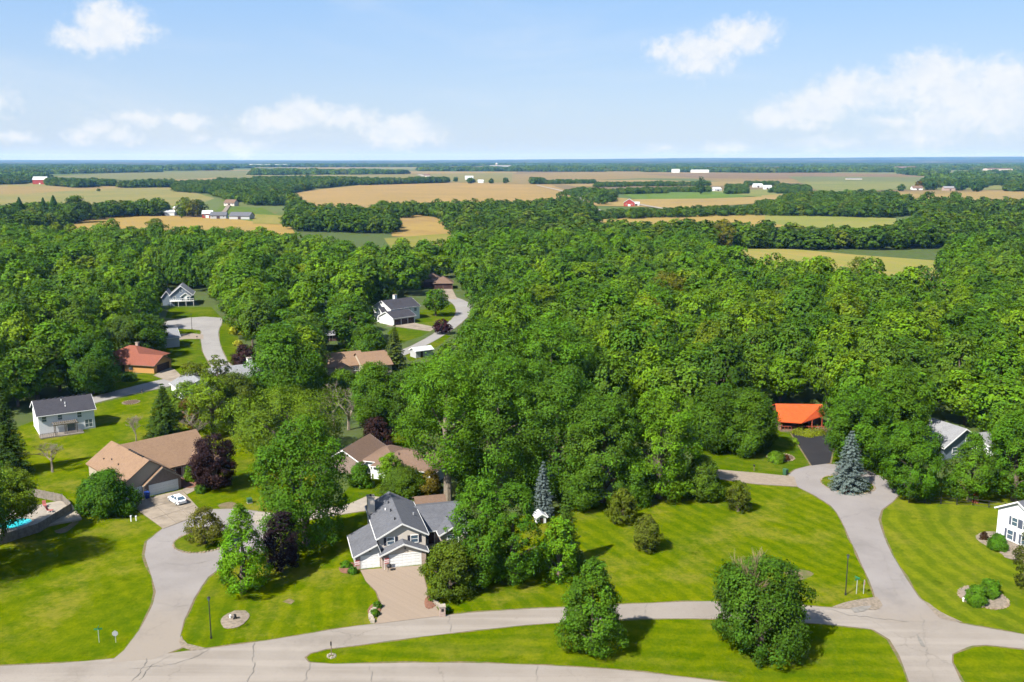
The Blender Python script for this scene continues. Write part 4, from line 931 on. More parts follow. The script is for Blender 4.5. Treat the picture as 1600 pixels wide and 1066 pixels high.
def plant(name, label, px, py, top, wpx, prof, tint, cat='tree', z0f=.14, nb=46, blob=.17, dens=2.3, seed=None, group=None, gap=0.0, rad=None, leafk=1.0, bark=None, dead=False, flat=.78):
    """one standing tree: base pixel, row of its top, crown width in pixels"""
    TN[0] += 1; seed = seed or TN[0] * 7 + 3
    H = hgt(px, py, top); mp = mpp(px, py); W = wpx * mp
    leaf = max(.155, .9 * mp * 1.56) * leafk
    t = thing(name, label, cat, at(px, py), 0, group)
    if prof == 'spruce':
        link('trunk', trunk_mesh('trunk', W * .3, H, .4, W * .035, seed, bark), t)
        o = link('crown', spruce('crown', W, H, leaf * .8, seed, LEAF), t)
    elif prof == 'bare':
        link('trunk', bare_mesh('trunk', H, W, seed, bark or BARKP, 5, H * .03), t); return t
    else:
        link('trunk', trunk_mesh('trunk', W, H, H * z0f, rad or (.1 + .022 * H), seed, bark), t)
        o = link('crown', crown('crown', W, H * (.93 if dead else 1), H * z0f, prof, leaf, seed, LEAF, nb, dens, blob, gap=gap, flat=flat), t)
    if name == 'plum_tree' or tint[2] > tint[1] * .8: tint = tuple(c / g for c, g in zip(tint, LEAFGAIN))
    o.color = (*tint, 1)
    if dead:
        q = link('dead_branches', bare_mesh('dead_branches', H * 1.1, W * .26, seed, M['dead_twig'], 5, H * .01), t); q.location = (-W * .05, 0, 0)
    return t
G1 = (.047, .105, .02); G2 = (.07, .15, .018); G3 = (.1, .17, .02); DK = (.03, .07, .022); OL = (.07, .085, .03); PU = (.026, .014, .02); BL = (.13, .17, .165); YG = (.14, .165, .035); GY = (.07, .1, .05)
plant('maple_tree', 'pointed leafy tree on the grass median in front of the upper road', 925, 1014, 873, 112, 'pyramid', (.055, .125, .022), z0f=.02, nb=80, blob=.14, seed=11)
plant('maple_tree', 'broad dark tree with dead brown top branches on the grass median', 1188, 1014, 862, 148, 'oval', (.04, .092, .022), z0f=.04, nb=70, blob=.15, seed=112, dead=True, dens=2.2, gap=.05)
plant('maple_tree', 'bright green pyramid-shaped tree on the lawn by the left lane', 381, 926, 786, 86, 'pyramid', (.085, .19, .016), z0f=.03, nb=70, blob=.14, seed=13)
plant('plum_tree', 'narrow dark purple tree right of the bright green pyramid tree', 440, 893, 800, 58, 'oval', PU, z0f=.08, nb=50, seed=14)
plant('maple_tree', 'large round maple left of the grey house driveway', 478, 853, 652, 138, 'oval', (.05, .12, .018), z0f=.07, nb=110, blob=.125, seed=15)
plant('olive_tree', 'small olive-brown tree on the left turning circle island', 320, 852, 793, 66, 'dome', (.085, .09, .04), z0f=.1, nb=40, blob=.14, seed=16, gap=.15)
plant('plum_tree', 'dark purple maple in front of the tan-roofed house', 335, 764, 680, 74, 'round', (.034, .016, .018), z0f=.08, nb=64, blob=.15, seed=17)
plant('mulberry_tree', 'dense dark domed tree left of the tan house garage', 165, 800, 738, 88, 'dome', (.045, .115, .024), z0f=.03, nb=70, blob=.15, seed=18, dens=3)
plant('willow_tree', 'pale green willow at the left edge over the swimming pool', 8, 846, 735, 100, 'spread', (.1, .15, .035), z0f=.3, nb=60, seed=19)
plant('willow_tree', 'tree cut by the left edge below the swimming pool', -72, 905, 690, 165, 'round', (.05, .105, .024), z0f=.12, nb=60, seed=20)
plant('pine_tree', 'tall dark pine at the left edge beside the white house', 14, 742, 606, 80, 'spruce', (.032, .062, .026), seed=21)
plant('spruce_tree', 'dark green spruce behind the tan-roofed house', 258, 682, 597, 66, 'spruce', (.034, .066, .024), seed=22)
plant('bare_tree', 'leafless grey-brown tree behind the ridge of the tan-roofed house', 308, 690, 626, 44, 'bare', OL, seed=23)
plant('smoke_tree', 'reddish thin tree behind the leafless tree near the tan house', 300, 678, 615, 34, 'round', (.09, .05, .04), z0f=.15, nb=30, seed=24, gap=.3, dens=1.2)
plant('bare_tree', 'leafless crooked tree on the lawn below the white house', 82, 738, 672, 60, 'bare', OL, seed=25)
plant('bare_tree', 'slender leafless sapling on the lawn left of the tan house roof', 213, 690, 648, 18, 'bare', OL, seed=26)
plant('chestnut_tree', 'light yellow-green tree in front of the hidden grey roof', 333, 682, 585, 66, 'oval', (.115, .18, .03), z0f=.12, nb=44, seed=27, gap=.15)
plant('ash_tree', 'greyish green tree in front of the white chimney', 368, 668, 586, 74, 'round', (.07, .1, .045), z0f=.12, nb=50, seed=28)
plant('locust_tree', 'wide feathery yellow-green tree left of the maroon bush', 452, 722, 612, 185, 'spread', (.088, .145, .028), z0f=.15, nb=120, blob=.11, seed=29, leafk=.85)
plant('oak_tree', 'big round green tree behind the feathery yellow-green tree', 445, 648, 513, 108, 'round', (.05, .115, .022), z0f=.12, nb=70, seed=30)
plant('spruce_tree', 'tall grey-green spruce right of the long tan roof', 617, 576, 506, 44, 'spruce', (.06, .085, .06), seed=31)
plant('spruce_tree', 'small blue spruce left of the far white house', 511, 520, 468, 30, 'spruce', (.09, .13, .11), seed=32)
plant('plum_tree', 'maroon round tree behind the brown hip roof', 590, 705, 652, 54, 'dome', (.045, .02, .017), z0f=.06, nb=44, seed=33)
plant('bare_tree', 'leafless grey tree in the gap below the long tan roof', 545, 672, 585, 46, 'bare', OL, seed=34)
plant('bare_tree', 'thin leafless tree left of the grey leafless tree', 522, 668, 592, 40, 'bare', OL, seed=35)
plant('oak_tree', 'green tree right of the leafless grey tree below the long tan roof', 588, 672, 566, 78, 'round', (.055, .12, .02), z0f=.1, nb=60, seed=36)
plant('oak_tree', 'shaded green tree between the maroon tree and the cottonwoods', 632, 676, 580, 66, 'round', (.045, .1, .022), z0f=.1, nb=50, seed=37)
CW = (.058, .13, .03)
plant('cottonwood_tree', 'huge leftmost cottonwood with pale trunk behind the grey house', 700, 782, 556, 150, 'oval', (.068, .15, .024), z0f=.3, nb=120, blob=.12, seed=41, bark=BARKP, rad=.62)
plant('cottonwood_tree', 'huge cottonwood behind the twin-topped tree, second from left', 780, 778, 548, 150, 'oval', CW, z0f=.1, nb=120, blob=.12, seed=42, bark=BARKP, rad=.6)
plant('cottonwood_tree', 'tall cottonwood rising behind the small blue spruce', 868, 772, 560, 140, 'oval', (.05, .115, .028), z0f=.08, nb=110, blob=.12, seed=43, bark=BARKP, rad=.55)
plant('cottonwood_tree', 'tall tree in front of the white house in shade', 942, 784, 612, 120, 'oval', (.056, .12, .03), z0f=.06, nb=100, blob=.125, seed=44, rad=.5)
plant('maple_tree', 'large light green maple at the right end of the cottonwood row', 1030, 778, 604, 118, 'oval', (.08, .165, .022), z0f=.06, nb=110, blob=.12, seed=45)
plant('cottonwood_tree', 'tall cottonwood behind the first row, beside the far pale shed', 762, 690, 500, 130, 'round', CW, z0f=.2, nb=100, blob=.12, seed=46)
plant('cottonwood_tree', 'tall cottonwood behind the first row, near the middle', 860, 690, 500, 140, 'round', (.06, .135, .026), z0f=.2, nb=100, blob=.12, seed=47)
plant('maple_tree', 'low round tree at the lawn corner, right of the light green maple', 1095, 779, 712, 66, 'dome', (.06, .11, .022), z0f=.05, nb=60, blob=.14, seed=48)
plant('maple_tree', 'twin-topped dense green maple right of the grey house', 752, 912, 746, 96, 'oval', (.052, .125, .022), z0f=.06, nb=90, blob=.13, seed=49)
plant('maple_tree', 'right half of the twin-topped maple pair by the grey house', 802, 910, 752, 92, 'oval', (.048, .115, .022), z0f=.06, nb=90, blob=.13, seed=50)
plant('crabapple_tree', 'dense olive-green crabapple beside the paved driveway', 704, 928, 846, 88, 'dome', (.06, .095, .024), z0f=.04, nb=70, blob=.14, seed=51, dens=2.8)
plant('spruce_tree', 'slim blue spruce in front of the dark cottonwood shade', 848, 806, 718, 40, 'spruce', BL, seed=52)
plant('spruce_tree', 'dark green spruce behind the bright round tree', 884, 884, 762, 62, 'spruce', (.045, .085, .03), seed=53)
plant('maple_tree', 'bright yellow-green round tree in front of the dark green spruce', 873, 906, 808, 62, 'oval', (.085, .185, .02), z0f=.02, nb=60, blob=.15, seed=54)
plant('hawthorn_tree', 'small round olive tree on the big lawn nearest the white house in shade', 972, 817, 764, 46, 'dome', (.075, .1, .026), z0f=.04, nb=46, seed=55)
plant('hawthorn_tree', 'small round olive tree alone in the middle of the big lawn', 1010, 861, 803, 44, 'dome', (.07, .088, .028), z0f=.04, nb=46, seed=56)
plant('hawthorn_tree', 'small bronze-green tree on the lawn below the gravel driveway', 1153, 799, 751, 40, 'dome', (.065, .085, .028), z0f=.04, nb=44, seed=57)
plant('spruce_tree', 'large blue spruce in the middle of the right turning circle', 1325, 765, 670, 66, 'spruce', (.135, .18, .17), seed=58)
plant('oak_tree', 'dark green tree at the left of the lawn below the orange roof', 1118, 704, 606, 84, 'round', (.046, .1, .02), z0f=.08, nb=70, seed=59)
plant('oak_tree', 'dark green tree in the middle of the lawn edge below the orange roof', 1165, 708, 610, 84, 'round', (.052, .11, .02), z0f=.06, nb=70, seed=60)
plant('oak_tree', 'dark green tree touching the left side of the orange roof', 1188, 700, 622, 48, 'round', (.045, .1, .02), z0f=.06, nb=60, seed=61)
plant('maple_tree', 'green maple right of the orange roof and black driveway', 1338, 734, 606, 100, 'round', (.05, .12, .018), z0f=.08, nb=90, blob=.13, seed=62)
plant('maple_tree', 'dense green maple right of the blue spruce, on the circle edge', 1422, 778, 660, 92, 'round', (.05, .12, .018), z0f=.05, nb=90, blob=.13, seed=63)
plant('maple_tree', 'spiky-topped maple in front of the light grey roof', 1514, 782, 676, 84, 'pyramid', (.055, .125, .022), z0f=.08, nb=80, blob=.13, seed=64)
plant('maple_tree', 'green maple at the right edge above the white house', 1584, 782, 640, 84, 'round', (.052, .122, .02), z0f=.1, nb=70, seed=65)
plant('maple_tree', 'large tree behind the maples, left of the light grey roof', 1395, 728, 575, 90, 'round', (.058, .125, .022), z0f=.1, nb=70, seed=66)
plant('olive_tree', 'grey-green small tree at the right edge before the white house', 1612, 922, 822, 60, 'oval', (.06, .075, .04), z0f=.06, nb=50, seed=67)
plant('oak_tree', 'large dark tree left of the low red-brown roof', 146, 616, 524, 84, 'round', (.042, .1, .024), z0f=.06, nb=80, seed=68)
plant('ash_tree', 'grey-green tree behind the low red-brown roof', 198, 562, 496, 70, 'round', (.055, .1, .035), z0f=.08, nb=60, seed=69)
plant('ash_tree', 'thin grey-green tree over the end of the low red house driveway', 303, 612, 566, 40, 'round', (.085, .105, .05), z0f=.2, nb=34, seed=70, gap=.3, dens=1.5)
plant('ash_tree', 'thin tree left of the white chimney beside the road bend', 342, 618, 555, 40, 'round', (.07, .1, .045), z0f=.2, nb=34, seed=71, gap=.2)
plant('plum_tree', 'purple-brown tree on the lawn at the far road bend', 384, 577, 540, 44, 'dome', (.045, .02, .02), z0f=.06, nb=40, seed=72)
plant('apple_tree', 'neat green tree on the lawn right of the far white house', 681, 494, 453, 38, 'spread', (.055, .12, .02), z0f=.25, nb=40, seed=73)
plant('plum_tree', 'dark red tree beside the far road below the white house', 691, 522, 500, 28, 'round', (.05, .014, .02), z0f=.12, nb=30, seed=74)
plant('oak_tree', 'green tree below the far white house, left of the tall spruce', 575, 568, 508, 56, 'round', (.05, .11, .022), z0f=.08, nb=50, seed=75)
plant('oak_tree', 'round green tree left of the far white house', 540, 520, 462, 66, 'round', (.055, .12, .02), z0f=.08, nb=60, seed=76)
plant('oak_tree', 'small round tree right of the small grey outbuilding', 541, 544, 508, 34, 'round', (.045, .11, .022), z0f=.06, nb=40, seed=77)
plant('oak_tree', 'green tree left of the small grey outbuilding', 490, 548, 490, 50, 'round', (.05, .115, .022), z0f=.08, nb=50, seed=78)
plant('oak_tree', 'green tree in front of the left end of the long tan roof', 488, 622, 560, 56, 'round', (.07, .14, .02), z0f=.08, nb=50, seed=79)
plant('oak_tree', 'green tree in front of the pale half-hidden house', 225, 560, 490, 62, 'round', (.05, .11, .024), z0f=.06, nb=50, seed=90)
plant('oak_tree', 'green tree leaning over the pale half-hidden house roof', 240, 548, 490, 44, 'round', (.05, .1, .03), z0f=.1, nb=40, seed=91)
plant('oak_tree', 'leafy tree in front of the hidden grey roof, right of the dark spruce', 294, 654, 598, 62, 'round', (.085, .15, .03), z0f=.06, nb=44, seed=92)
plant('ash_tree', 'broad tree below the white chimney roof', 392, 660, 588, 58, 'round', (.05, .1, .03), z0f=.08, nb=50, seed=93)
plant('oak_tree', 'low tree in front of the middle of the long tan roof', 536, 622, 578, 52, 'round', (.065, .13, .022), z0f=.05, nb=40, seed=95)
plant('oak_tree', 'low tree in front of the right part of the long tan roof', 578, 616, 570, 44, 'round', (.06, .125, .022), z0f=.05, nb=40, seed=96)
plant('oak_tree', 'leafy understorey tree below the second cottonwood', 830, 775, 700, 60, 'dome', (.05, .11, .022), z0f=.03, nb=50, seed=97)
plant('oak_tree', 'leafy understorey tree hiding the middle of the white house in shade', 905, 792, 706, 74, 'dome', (.055, .12, .024), z0f=.03, nb=60, seed=98)
plant('oak_tree', 'leafy understorey tree below the light green maple', 990, 788, 712, 64, 'dome', (.055, .12, .022), z0f=.03, nb=50, seed=99)
plant('oak_tree', 'shaded understorey tree behind the pale cottonwood trunk', 740, 768, 700, 60, 'dome', (.045, .1, .022), z0f=.03, nb=50, seed=100)
plant('oak_tree', 'round tree at the wood edge below the pale shed', 668, 665, 566, 84, 'round', (.06, .13, .022), z0f=.1, nb=60, seed=94)
def shrub(label, px, py, wpx, top, tint, seed, prof='dome', name='shrub', dens=3.0, nb=30):
    H = max(.35, hgt(px, py, top)); W = wpx * mpp(px, py); leaf = max(.12, .75 * mpp(px, py) * 1.56)
    o = link(name, crown('shrub', W, H, .02, prof, leaf, seed, LEAF, nb, dens, .2), None, at(px, py)); o.color = (*tint, 1)
    return tag(o, label, 'shrub')
shrub('low green shrub left of the small garage door, rear one', 541, 887, 18, 877, (.06, .14, .02), 201)
shrub('low green shrub left of the small garage door, front one', 551, 896, 16, 886, (.05, .125, .02), 202)
shrub('small shrub at the foot of the paved driveway, upper one', 590, 950, 14, 940, (.055, .125, .022), 203)
shrub('small shrub at the foot of the paved driveway, lower one', 586, 962, 14, 952, (.06, .13, .02), 204)
shrub('small shrub behind the brick mailbox post', 676, 940, 13, 932, (.05, .12, .022), 205)
shrub('small shrub right of the brick mailbox post', 700, 956, 11, 946, (.04, .1, .022), 206)
shrub('clipped bush in the kidney bed, front left one', 1523, 943, 34, 915, (.055, .13, .018), 207, dens=4.5)
shrub('clipped bush in the kidney bed, rear right one', 1546, 930, 34, 907, (.055, .13, .018), 208, dens=4.5)
shrub('round clipped bush beside the white house at the right edge', 1559, 858, 30, 836, (.05, .13, .018), 209, dens=4.5)
shrub('small dark red bush near the white house corner', 1537, 844, 12, 831, (.04, .02, .02), 210)
shrub('rounded light green shrub in the mulch bed below the orange roof', 1212, 722, 26, 706, (.085, .16, .025), 211, dens=4)
shrub('small dark red shrub in the mulch bed below the orange roof', 1228, 720, 10, 711, (.06, .02, .018), 212)
shrub('small green shrub left of the black driveway entrance', 1241, 694, 12, 684, (.08, .14, .03), 213)
shrub('red shrub at the foot of the large blue spruce', 1322, 769, 12, 761, (.16, .03, .02), 214)
shrub('green shrub between the tan house entrance and purple maple', 298, 752, 22, 727, (.08, .15, .02), 215)
shrub('low green shrub at the end of the red mulch bed', 314, 770, 18, 757, (.06, .13, .02), 216)
shrub('yellow flowering shrub beside the far road lawn', 370, 523, 22, 506, (.26, .28, .05), 217)
shrub('pale shrub with blossom on the far road lawn', 372, 540, 14, 532, (.3, .3, .12), 218)
shrub('dark round shrub in front of the low red-brown house', 201, 595, 24, 582, (.05, .11, .02), 219)
shrub('round green bush at the brown hip-roofed house entrance', 563, 760, 36, 722, (.05, .12, .02), 220)
shrub('bright green upright shrub in front of the brown hip roof', 610, 758, 40, 708, (.09, .18, .02), 221, 'oval')
shrub('long dark hedge between the grey house and brown hip roof', 630, 772, 74, 735, (.055, .1, .02), 222)
shrub('brownish shrub left of the pale cottonwood trunks', 672, 772, 38, 737, (.095, .075, .03), 223)
shrub('small green bush in the shade behind the grey house', 722, 782, 22, 752, (.05, .11, .02), 224)
shrub('low yellow-green planting strip under the orange roof', 1262, 675, 56, 671, (.13, .16, .03), 225)
shrub('dark red bush right of the light olive tree near the left lane', 455, 872, 18, 855, (.035, .015, .018), 226)
shrub('yellow shrub right of the light grey roof house', 1550, 708, 16, 698, (.28, .24, .04), 227)

# ------------------------------------------------------------------ woods
def pip(x, y, poly):
    ins = np.zeros(len(x), bool); n = len(poly)
    for i in range(n):
        (x1, y1), (x2, y2) = poly[i], poly[(i + 1) % n]
        if y1 == y2: continue
        ins ^= ((y1 > y) != (y2 > y)) & (x < (x2 - x1) * (y - y1) / (y2 - y1) + x1)
    return ins
def scatter(polys, sp, seed, ex=(), hmin=12, hmax=18):
    r = np.random.RandomState(seed); out = []
    for poly in polys:
        g = np.array(gp(*poly)); x0, y0 = g.min(0); x1, y1 = g.max(0)
        X, Y = np.meshgrid(np.arange(x0, x1, sp), np.arange(y0, y1, sp * .88)); X = X + (np.arange(X.shape[0]) % 2)[:, None] * sp / 2
        X = X.ravel() + r.uniform(-.36, .36, X.size) * sp; Y = Y.ravel() + r.uniform(-.36, .36, X.size) * sp
        f = Y * math.cos(PIT) + CAMH * math.sin(PIT); u = Y * math.sin(PIT) - CAMH * math.cos(PIT)
        px, py = 800 + F * X / f, 533 - F * u / f
        k = pip(px, py, poly) & (px > -170) & (px < 1770)
        for e in ex: k &= ~pip(px, py, e)
        out.append(np.stack([X[k], Y[k]], 1))
    P = np.concatenate(out); n = len(P)
    big = np.sin(P[:, 0] * .031 + 1) * np.sin(P[:, 1] * .023 + 2)
    H = np.clip(r.uniform(hmin, hmax, n) + big * 1.6, hmin * .75, hmax * 1.2)
    S = np.where(r.rand(n) < .35, r.uniform(1.15, 1.5, n), r.uniform(.85, 1.15, n))
    return P, H * (.8 + .2 * S), S, r.uniform(0, 6.28, n)
EX = [
 [(140, 650), (165, 575), (165, 545), (225, 535), (232, 505), (240, 480), (262, 454), (302, 452), (345, 480), (352, 492), (372, 505), (388, 545), (395, 560), (425, 565), (425, 660), (300, 700), (255, 700)],
 [(560, 545), (565, 500), (585, 482), (600, 464), (655, 464), (664, 440), (718, 438), (742, 468), (768, 540), (748, 575), (722, 605), (690, 635), (655, 662), (610, 695), (490, 695), (478, 590), (490, 555), (530, 545)],
 [(1178, 740), (1184, 660), (1203, 640), (1303, 640), (1318, 690), (1335, 745)],
 [(1425, 790), (1425, 720), (1420, 690), (1440, 665), (1530, 680), (1560, 705), (1640, 800)],
 [(495, 560), (495, 518), (530, 515), (545, 535)],
 [(530, 760), (535, 690), (600, 668), (660, 668), (690, 740), (690, 790)],
]
WM = [(-300, 665), (-40, 655), (40, 634), (140, 622), (250, 560), (400, 600), (430, 600), (500, 612), (560, 640), (640, 640), (700, 660), (760, 690), (900, 705), (1000, 712), (1085, 698), (1200, 690), (1310, 712), (1380, 735), (1440, 745), (1560, 752), (1800, 770), (1800, 455), (1600, 462), (1480, 490), (1300, 470), (1150, 445), (1110, 425), (1105, 400), (930, 400), (800, 402), (720, 420), (620, 422), (450, 407), (200, 390), (0, 388), (-300, 388)]
P, H, SW, RO = scatter([WM, [(1490, 412), (1760, 402), (1760, 455), (1600, 462), (1500, 488), (1470, 455)]], 11.4, 7, EX, 11, 19.5)
NB = 8
protos = []
for i in range(NB):
    pf = ['round', 'oval', 'round', 'dome', 'spread', 'round', 'oval', 'round'][i]; W0, H0 = 11.5, 15.0
    protos.append((trunk_mesh('wood_trunk', W0, H0, 4.0, .3, 300 + i), crown('wood_crown', W0, H0, 3.4, pf, .34, 400 + i, LEAFW, [60, 54, 70, 60, 56, 48, 64, 76][i], 2.1, [.13, .14, .125, .14, .14, .15, .13, .12][i], sm=1.1), W0, H0))
fpx = np.array([proj(x, y)[0] for x, y in P]); 
order = [i for i in np.argsort(P[:, 1]) if -25 < fpx[i] < 1625][:285]
near = set(order); rr_ = random.Random(5)
def wood_region(px, py):
    if px < 420: return 'left wood behind the red roof', 'left wood'
    if px < 760: return 'wood around the far white house', 'middle wood'
    if px < 1230: return 'wood behind the tall cottonwoods', 'central wood'
    return 'wood behind the orange roof', 'right wood'
for i in order:
    tm, cm, W0, H0 = protos[rr_.randrange(NB)]
    px, py = proj(P[i, 0], P[i, 1]); reg, grp = wood_region(px, py)
    row = 'front' if py > 590 else 'middle' if py > 520 else 'rear'
    t = thing('woodland_tree', 'broadleaf tree in the %s rows of the %s' % (row, reg), 'tree', (P[i, 0], P[i, 1], 0), RO[i], '%s trees of the %s' % (row, grp))
    s = SW[i]; t.scale = (s, s, H[i] / H0)
    link('trunk', tm, t); link('crown', cm, t)
rest = np.array([i for i in range(len(P)) if i not in near])
# mid-distance and far prototypes, drawn as one mass each
def massmesh(name, P, H, SW, RO, meshes, H0):
    col = bpy.data.collections.new(name + '_kinds')
    for k, me in enumerate(meshes):
        o = bpy.data.objects.new('%s_kind_%02d' % (name, k), me); col.objects.link(o)
    me = bpy.data.meshes.new(name); me.from_pydata([(x, y, 0) for x, y in P], [], [])
    for nm, arr in (('sxy', SW), ('sz', H / H0), ('rz', RO)):
        a = me.attributes.new(nm, 'FLOAT', 'POINT'); a.data.foreach_set('value', np.asarray(arr, np.float32))
    o = link(name, me); o['kind'] = 'stuff'
    ng = bpy.data.node_groups.new(name, 'GeometryNodeTree')
    ng.interface.new_socket('Geometry', in_out='INPUT', socket_type='NodeSocketGeometry'); ng.interface.new_socket('Geometry', in_out='OUTPUT', socket_type='NodeSocketGeometry')
    N_ = lambda t: ng.nodes.new(t)
    gi, go, ci, ip = N_('NodeGroupInput'), N_('NodeGroupOutput'), N_('GeometryNodeCollectionInfo'), N_('GeometryNodeInstanceOnPoints')
    ci.inputs[0].default_value = col; ci.inputs['Separate Children'].default_value = True; ci.inputs['Reset Children'].default_value = True
    ip.inputs['Pick Instance'].default_value = True
    rnd = N_('FunctionNodeRandomValue'); rnd.data_type = 'INT'; rnd.inputs[4].default_value = 0; rnd.inputs[5].default_value = len(meshes) - 1
    def att(nm):
        a = N_('GeometryNodeInputNamedAttribute'); a.data_type = 'FLOAT'; a.inputs[0].default_value = nm; return a.outputs[0]
    cs, crr = N_('ShaderNodeCombineXYZ'), N_('ShaderNodeCombineXYZ'); L_ = ng.links.new
    sx = att('sxy'); L_(sx, cs.inputs[0]); L_(sx, cs.inputs[1]); L_(att('sz'), cs.inputs[2]); L_(att('rz'), crr.inputs[2])
    L_(gi.outputs[0], ip.inputs['Points']); L_(ci.outputs[0], ip.inputs['Instance']); L_(rnd.outputs[2], ip.inputs['Instance Index'])
    L_(cs.outputs[0], ip.inputs['Scale']); L_(crr.outputs[0], ip.inputs['Rotation']); L_(ip.outputs[0], go.inputs[0])
    o.modifiers.new('trees', 'NODES').node_group = ng
    return o
mid = [crown('mid_crown', 11.5, 15, 2.5, ['round', 'oval', 'round', 'dome', 'spread', 'round'][i], .5, 500 + i, LEAFW, [56, 54, 64, 60, 54, 50][i], 2.1, .135, sm=1.0) for i in range(6)]
o = massmesh('wood_canopy', P[rest], H[rest], SW[rest], RO[rest], mid, 15)
tag(o, 'unbroken canopy of the wood stretching back towards the fields', 'wood')
W13 = [(715, 418), (720, 380), (800, 366), (925, 366), (935, 374), (1200, 374), (1210, 380), (1390, 380), (1420, 362), (1480, 356), (1750, 356), (1750, 412), (1600, 405), (1450, 392), (1110, 389), (1105, 400), (930, 400), (800, 402)]
MIDW = [W13,
 [(-150, 358), (-150, 343), (0, 341), (100, 337), (182, 333), (186, 340), (120, 347), (105, 356), (60, 362), (0, 372), (0, 386), (-150, 386)],
 [(185, 339), (186, 334), (264, 333), (264, 338)], [(298, 338), (298, 334), (312, 334), (312, 338)],
 [(272, 300), (278, 292), (400, 286), (400, 300), (440, 303), (468, 322), (400, 322), (350, 312), (325, 303)], [(395, 302), (395, 284), (450, 283), (560, 284), (562, 289), (500, 295), (440, 305)],
 [(448, 352), (470, 368), (612, 370), (622, 354), (600, 342), (480, 338)], [(455, 338), (450, 330), (470, 326), (480, 338)],
 [(622, 334), (640, 329), (700, 329), (800, 331), (905, 330), (930, 342), (925, 352), (800, 362), (725, 375), (708, 364), (695, 345), (660, 338)],
 [(560, 287), (700, 284), (700, 286), (562, 290)],
 [(926, 339), (1050, 335), (1180, 332), (1182, 337), (1060, 341), (930, 345)], [(1176, 338), (1182, 322), (1210, 322), (1212, 338)],
 [(1205, 336), (1212, 322), (1255, 314), (1400, 312), (1425, 328), (1420, 336), (1375, 342), (1225, 340)],
 [(1420, 338), (1430, 328), (1760, 328), (1760, 336)], [(1430, 352), (1440, 336), (1500, 338), (1500, 352)],
 [(880, 304), (905, 300), (965, 303), (958, 316), (930, 318), (915, 312)], [(960, 304), (965, 300), (1060, 298), (1110, 297), (1110, 301), (1000, 304)],
 [(1135, 304), (1135, 293), (1168, 293), (1168, 303)], [(1165, 291), (1165, 288), (1215, 288), (1215, 291)], [(1214, 303), (1214, 292), (1265, 294), (1266, 303)], [(1570, 300), (1580, 290), (1760, 288), (1760, 300)],
 [(930, 293), (930, 290), (1110, 288), (1110, 291)], [(830, 288), (830, 286), (930, 285), (930, 288)],
 [(1200, 302), (1215, 296), (1265, 297), (1265, 302)], [(70, 290), (75, 286), (178, 288), (180, 292), (120, 294)], [(-150, 292), (-150, 284), (58, 284), (40, 288)],
 [(185, 294), (190, 291), (270, 290), (275, 293)], [(1440, 291), (1440, 288), (1570, 288), (1570, 291)], [(1450, 294), (1450, 292), (1540, 292), (1540, 294)], [(870, 331), (880, 322), (925, 326), (930, 335)], [(590, 340), (600, 332), (640, 336), (640, 342)]]
far1 = [crown('far_crown', 12.5, 13.5, 1.5, ['round', 'oval', 'dome', 'round'][i], 1.0, 600 + i, LEAFF, 34, 2.0, .16, sm=1.0) for i in range(4)]
P2_, H2_, S2_, R2_ = scatter(MIDW, 10.5, 9, [], 10, 15.5)
kp = (np.sin(P2_[:, 0] * .021 + 2 * np.sin(P2_[:, 1] * .017)) + np.sin(P2_[:, 1] * .033 + P2_[:, 0] * .011)) > -1.25
P2_, H2_, S2_, R2_ = P2_[kp], H2_[kp], S2_[kp], R2_[kp]
qx, qy = np.array([proj(x, y) for x, y in P2_]).T
low = pip(qx, qy, [(900, 346), (900, 326), (1215, 318), (1215, 342)]) | pip(qx, qy, [(850, 310), (850, 280), (1300, 280), (1300, 306), (1110, 310)])
H2_ = np.where(low, H2_ * .62, H2_); S2_ = np.where(low, S2_ * .75, S2_)
o = massmesh('far_wood', P2_, H2_, S2_, R2_, far1, 13.5); tag(o, 'tree belts and copses between the fields in the middle distance', 'wood')
FARW = [[(-160, 283), (-160, 274), (60, 276), (70, 281)], [(-160, 266), (-160, 259), (400, 259), (400, 262), (340, 268), (200, 270), (60, 273)], [(395, 274), (400, 268), (560, 267), (640, 270), (640, 272), (560, 273)], [(640, 268), (700, 265), (800, 265), (800, 270), (680, 272)],
 [(800, 272), (800, 263), (1000, 262), (1200, 263), (1200, 269), (960, 268)], [(1000, 270), (1010, 268), (1060, 267), (1300, 266), (1300, 270)], [(1200, 268), (1200, 262), (1450, 261), (1760, 262), (1760, 272), (1600, 274), (1450, 272), (1440, 276), (1400, 270)],
 [(450, 263), (500, 260), (800, 259), (800, 262), (560, 262)], [(400, 262), (400, 258), (800, 257), (800, 258)], [(800, 261), (800, 257), (1760, 257), (1760, 260)], [(1450, 283), (1460, 280), (1600, 280), (1600, 283)]]
far2 = [crown('grove_crown', 46, 15, 0, 'dome', 3.2, 700 + i, LEAFF, 40, 1.8, .12) for i in range(3)]
P3_, H3_, S3_, R3_ = scatter(FARW, 42, 10, [], 13, 19)
kp = (np.sin(P3_[:, 0] * .0021 + 1.7 * np.sin(P3_[:, 1] * .0013)) + np.sin(P3_[:, 1] * .0052 + P3_[:, 0] * .0009)) > .1
P3_, H3_, S3_, R3_ = P3_[kp], H3_[kp], S3_[kp], R3_[kp]
o = massmesh('horizon_wood', P3_, H3_, S3_, R3_, far2, 15); tag(o, 'dark wooded bands below the horizon', 'wood')
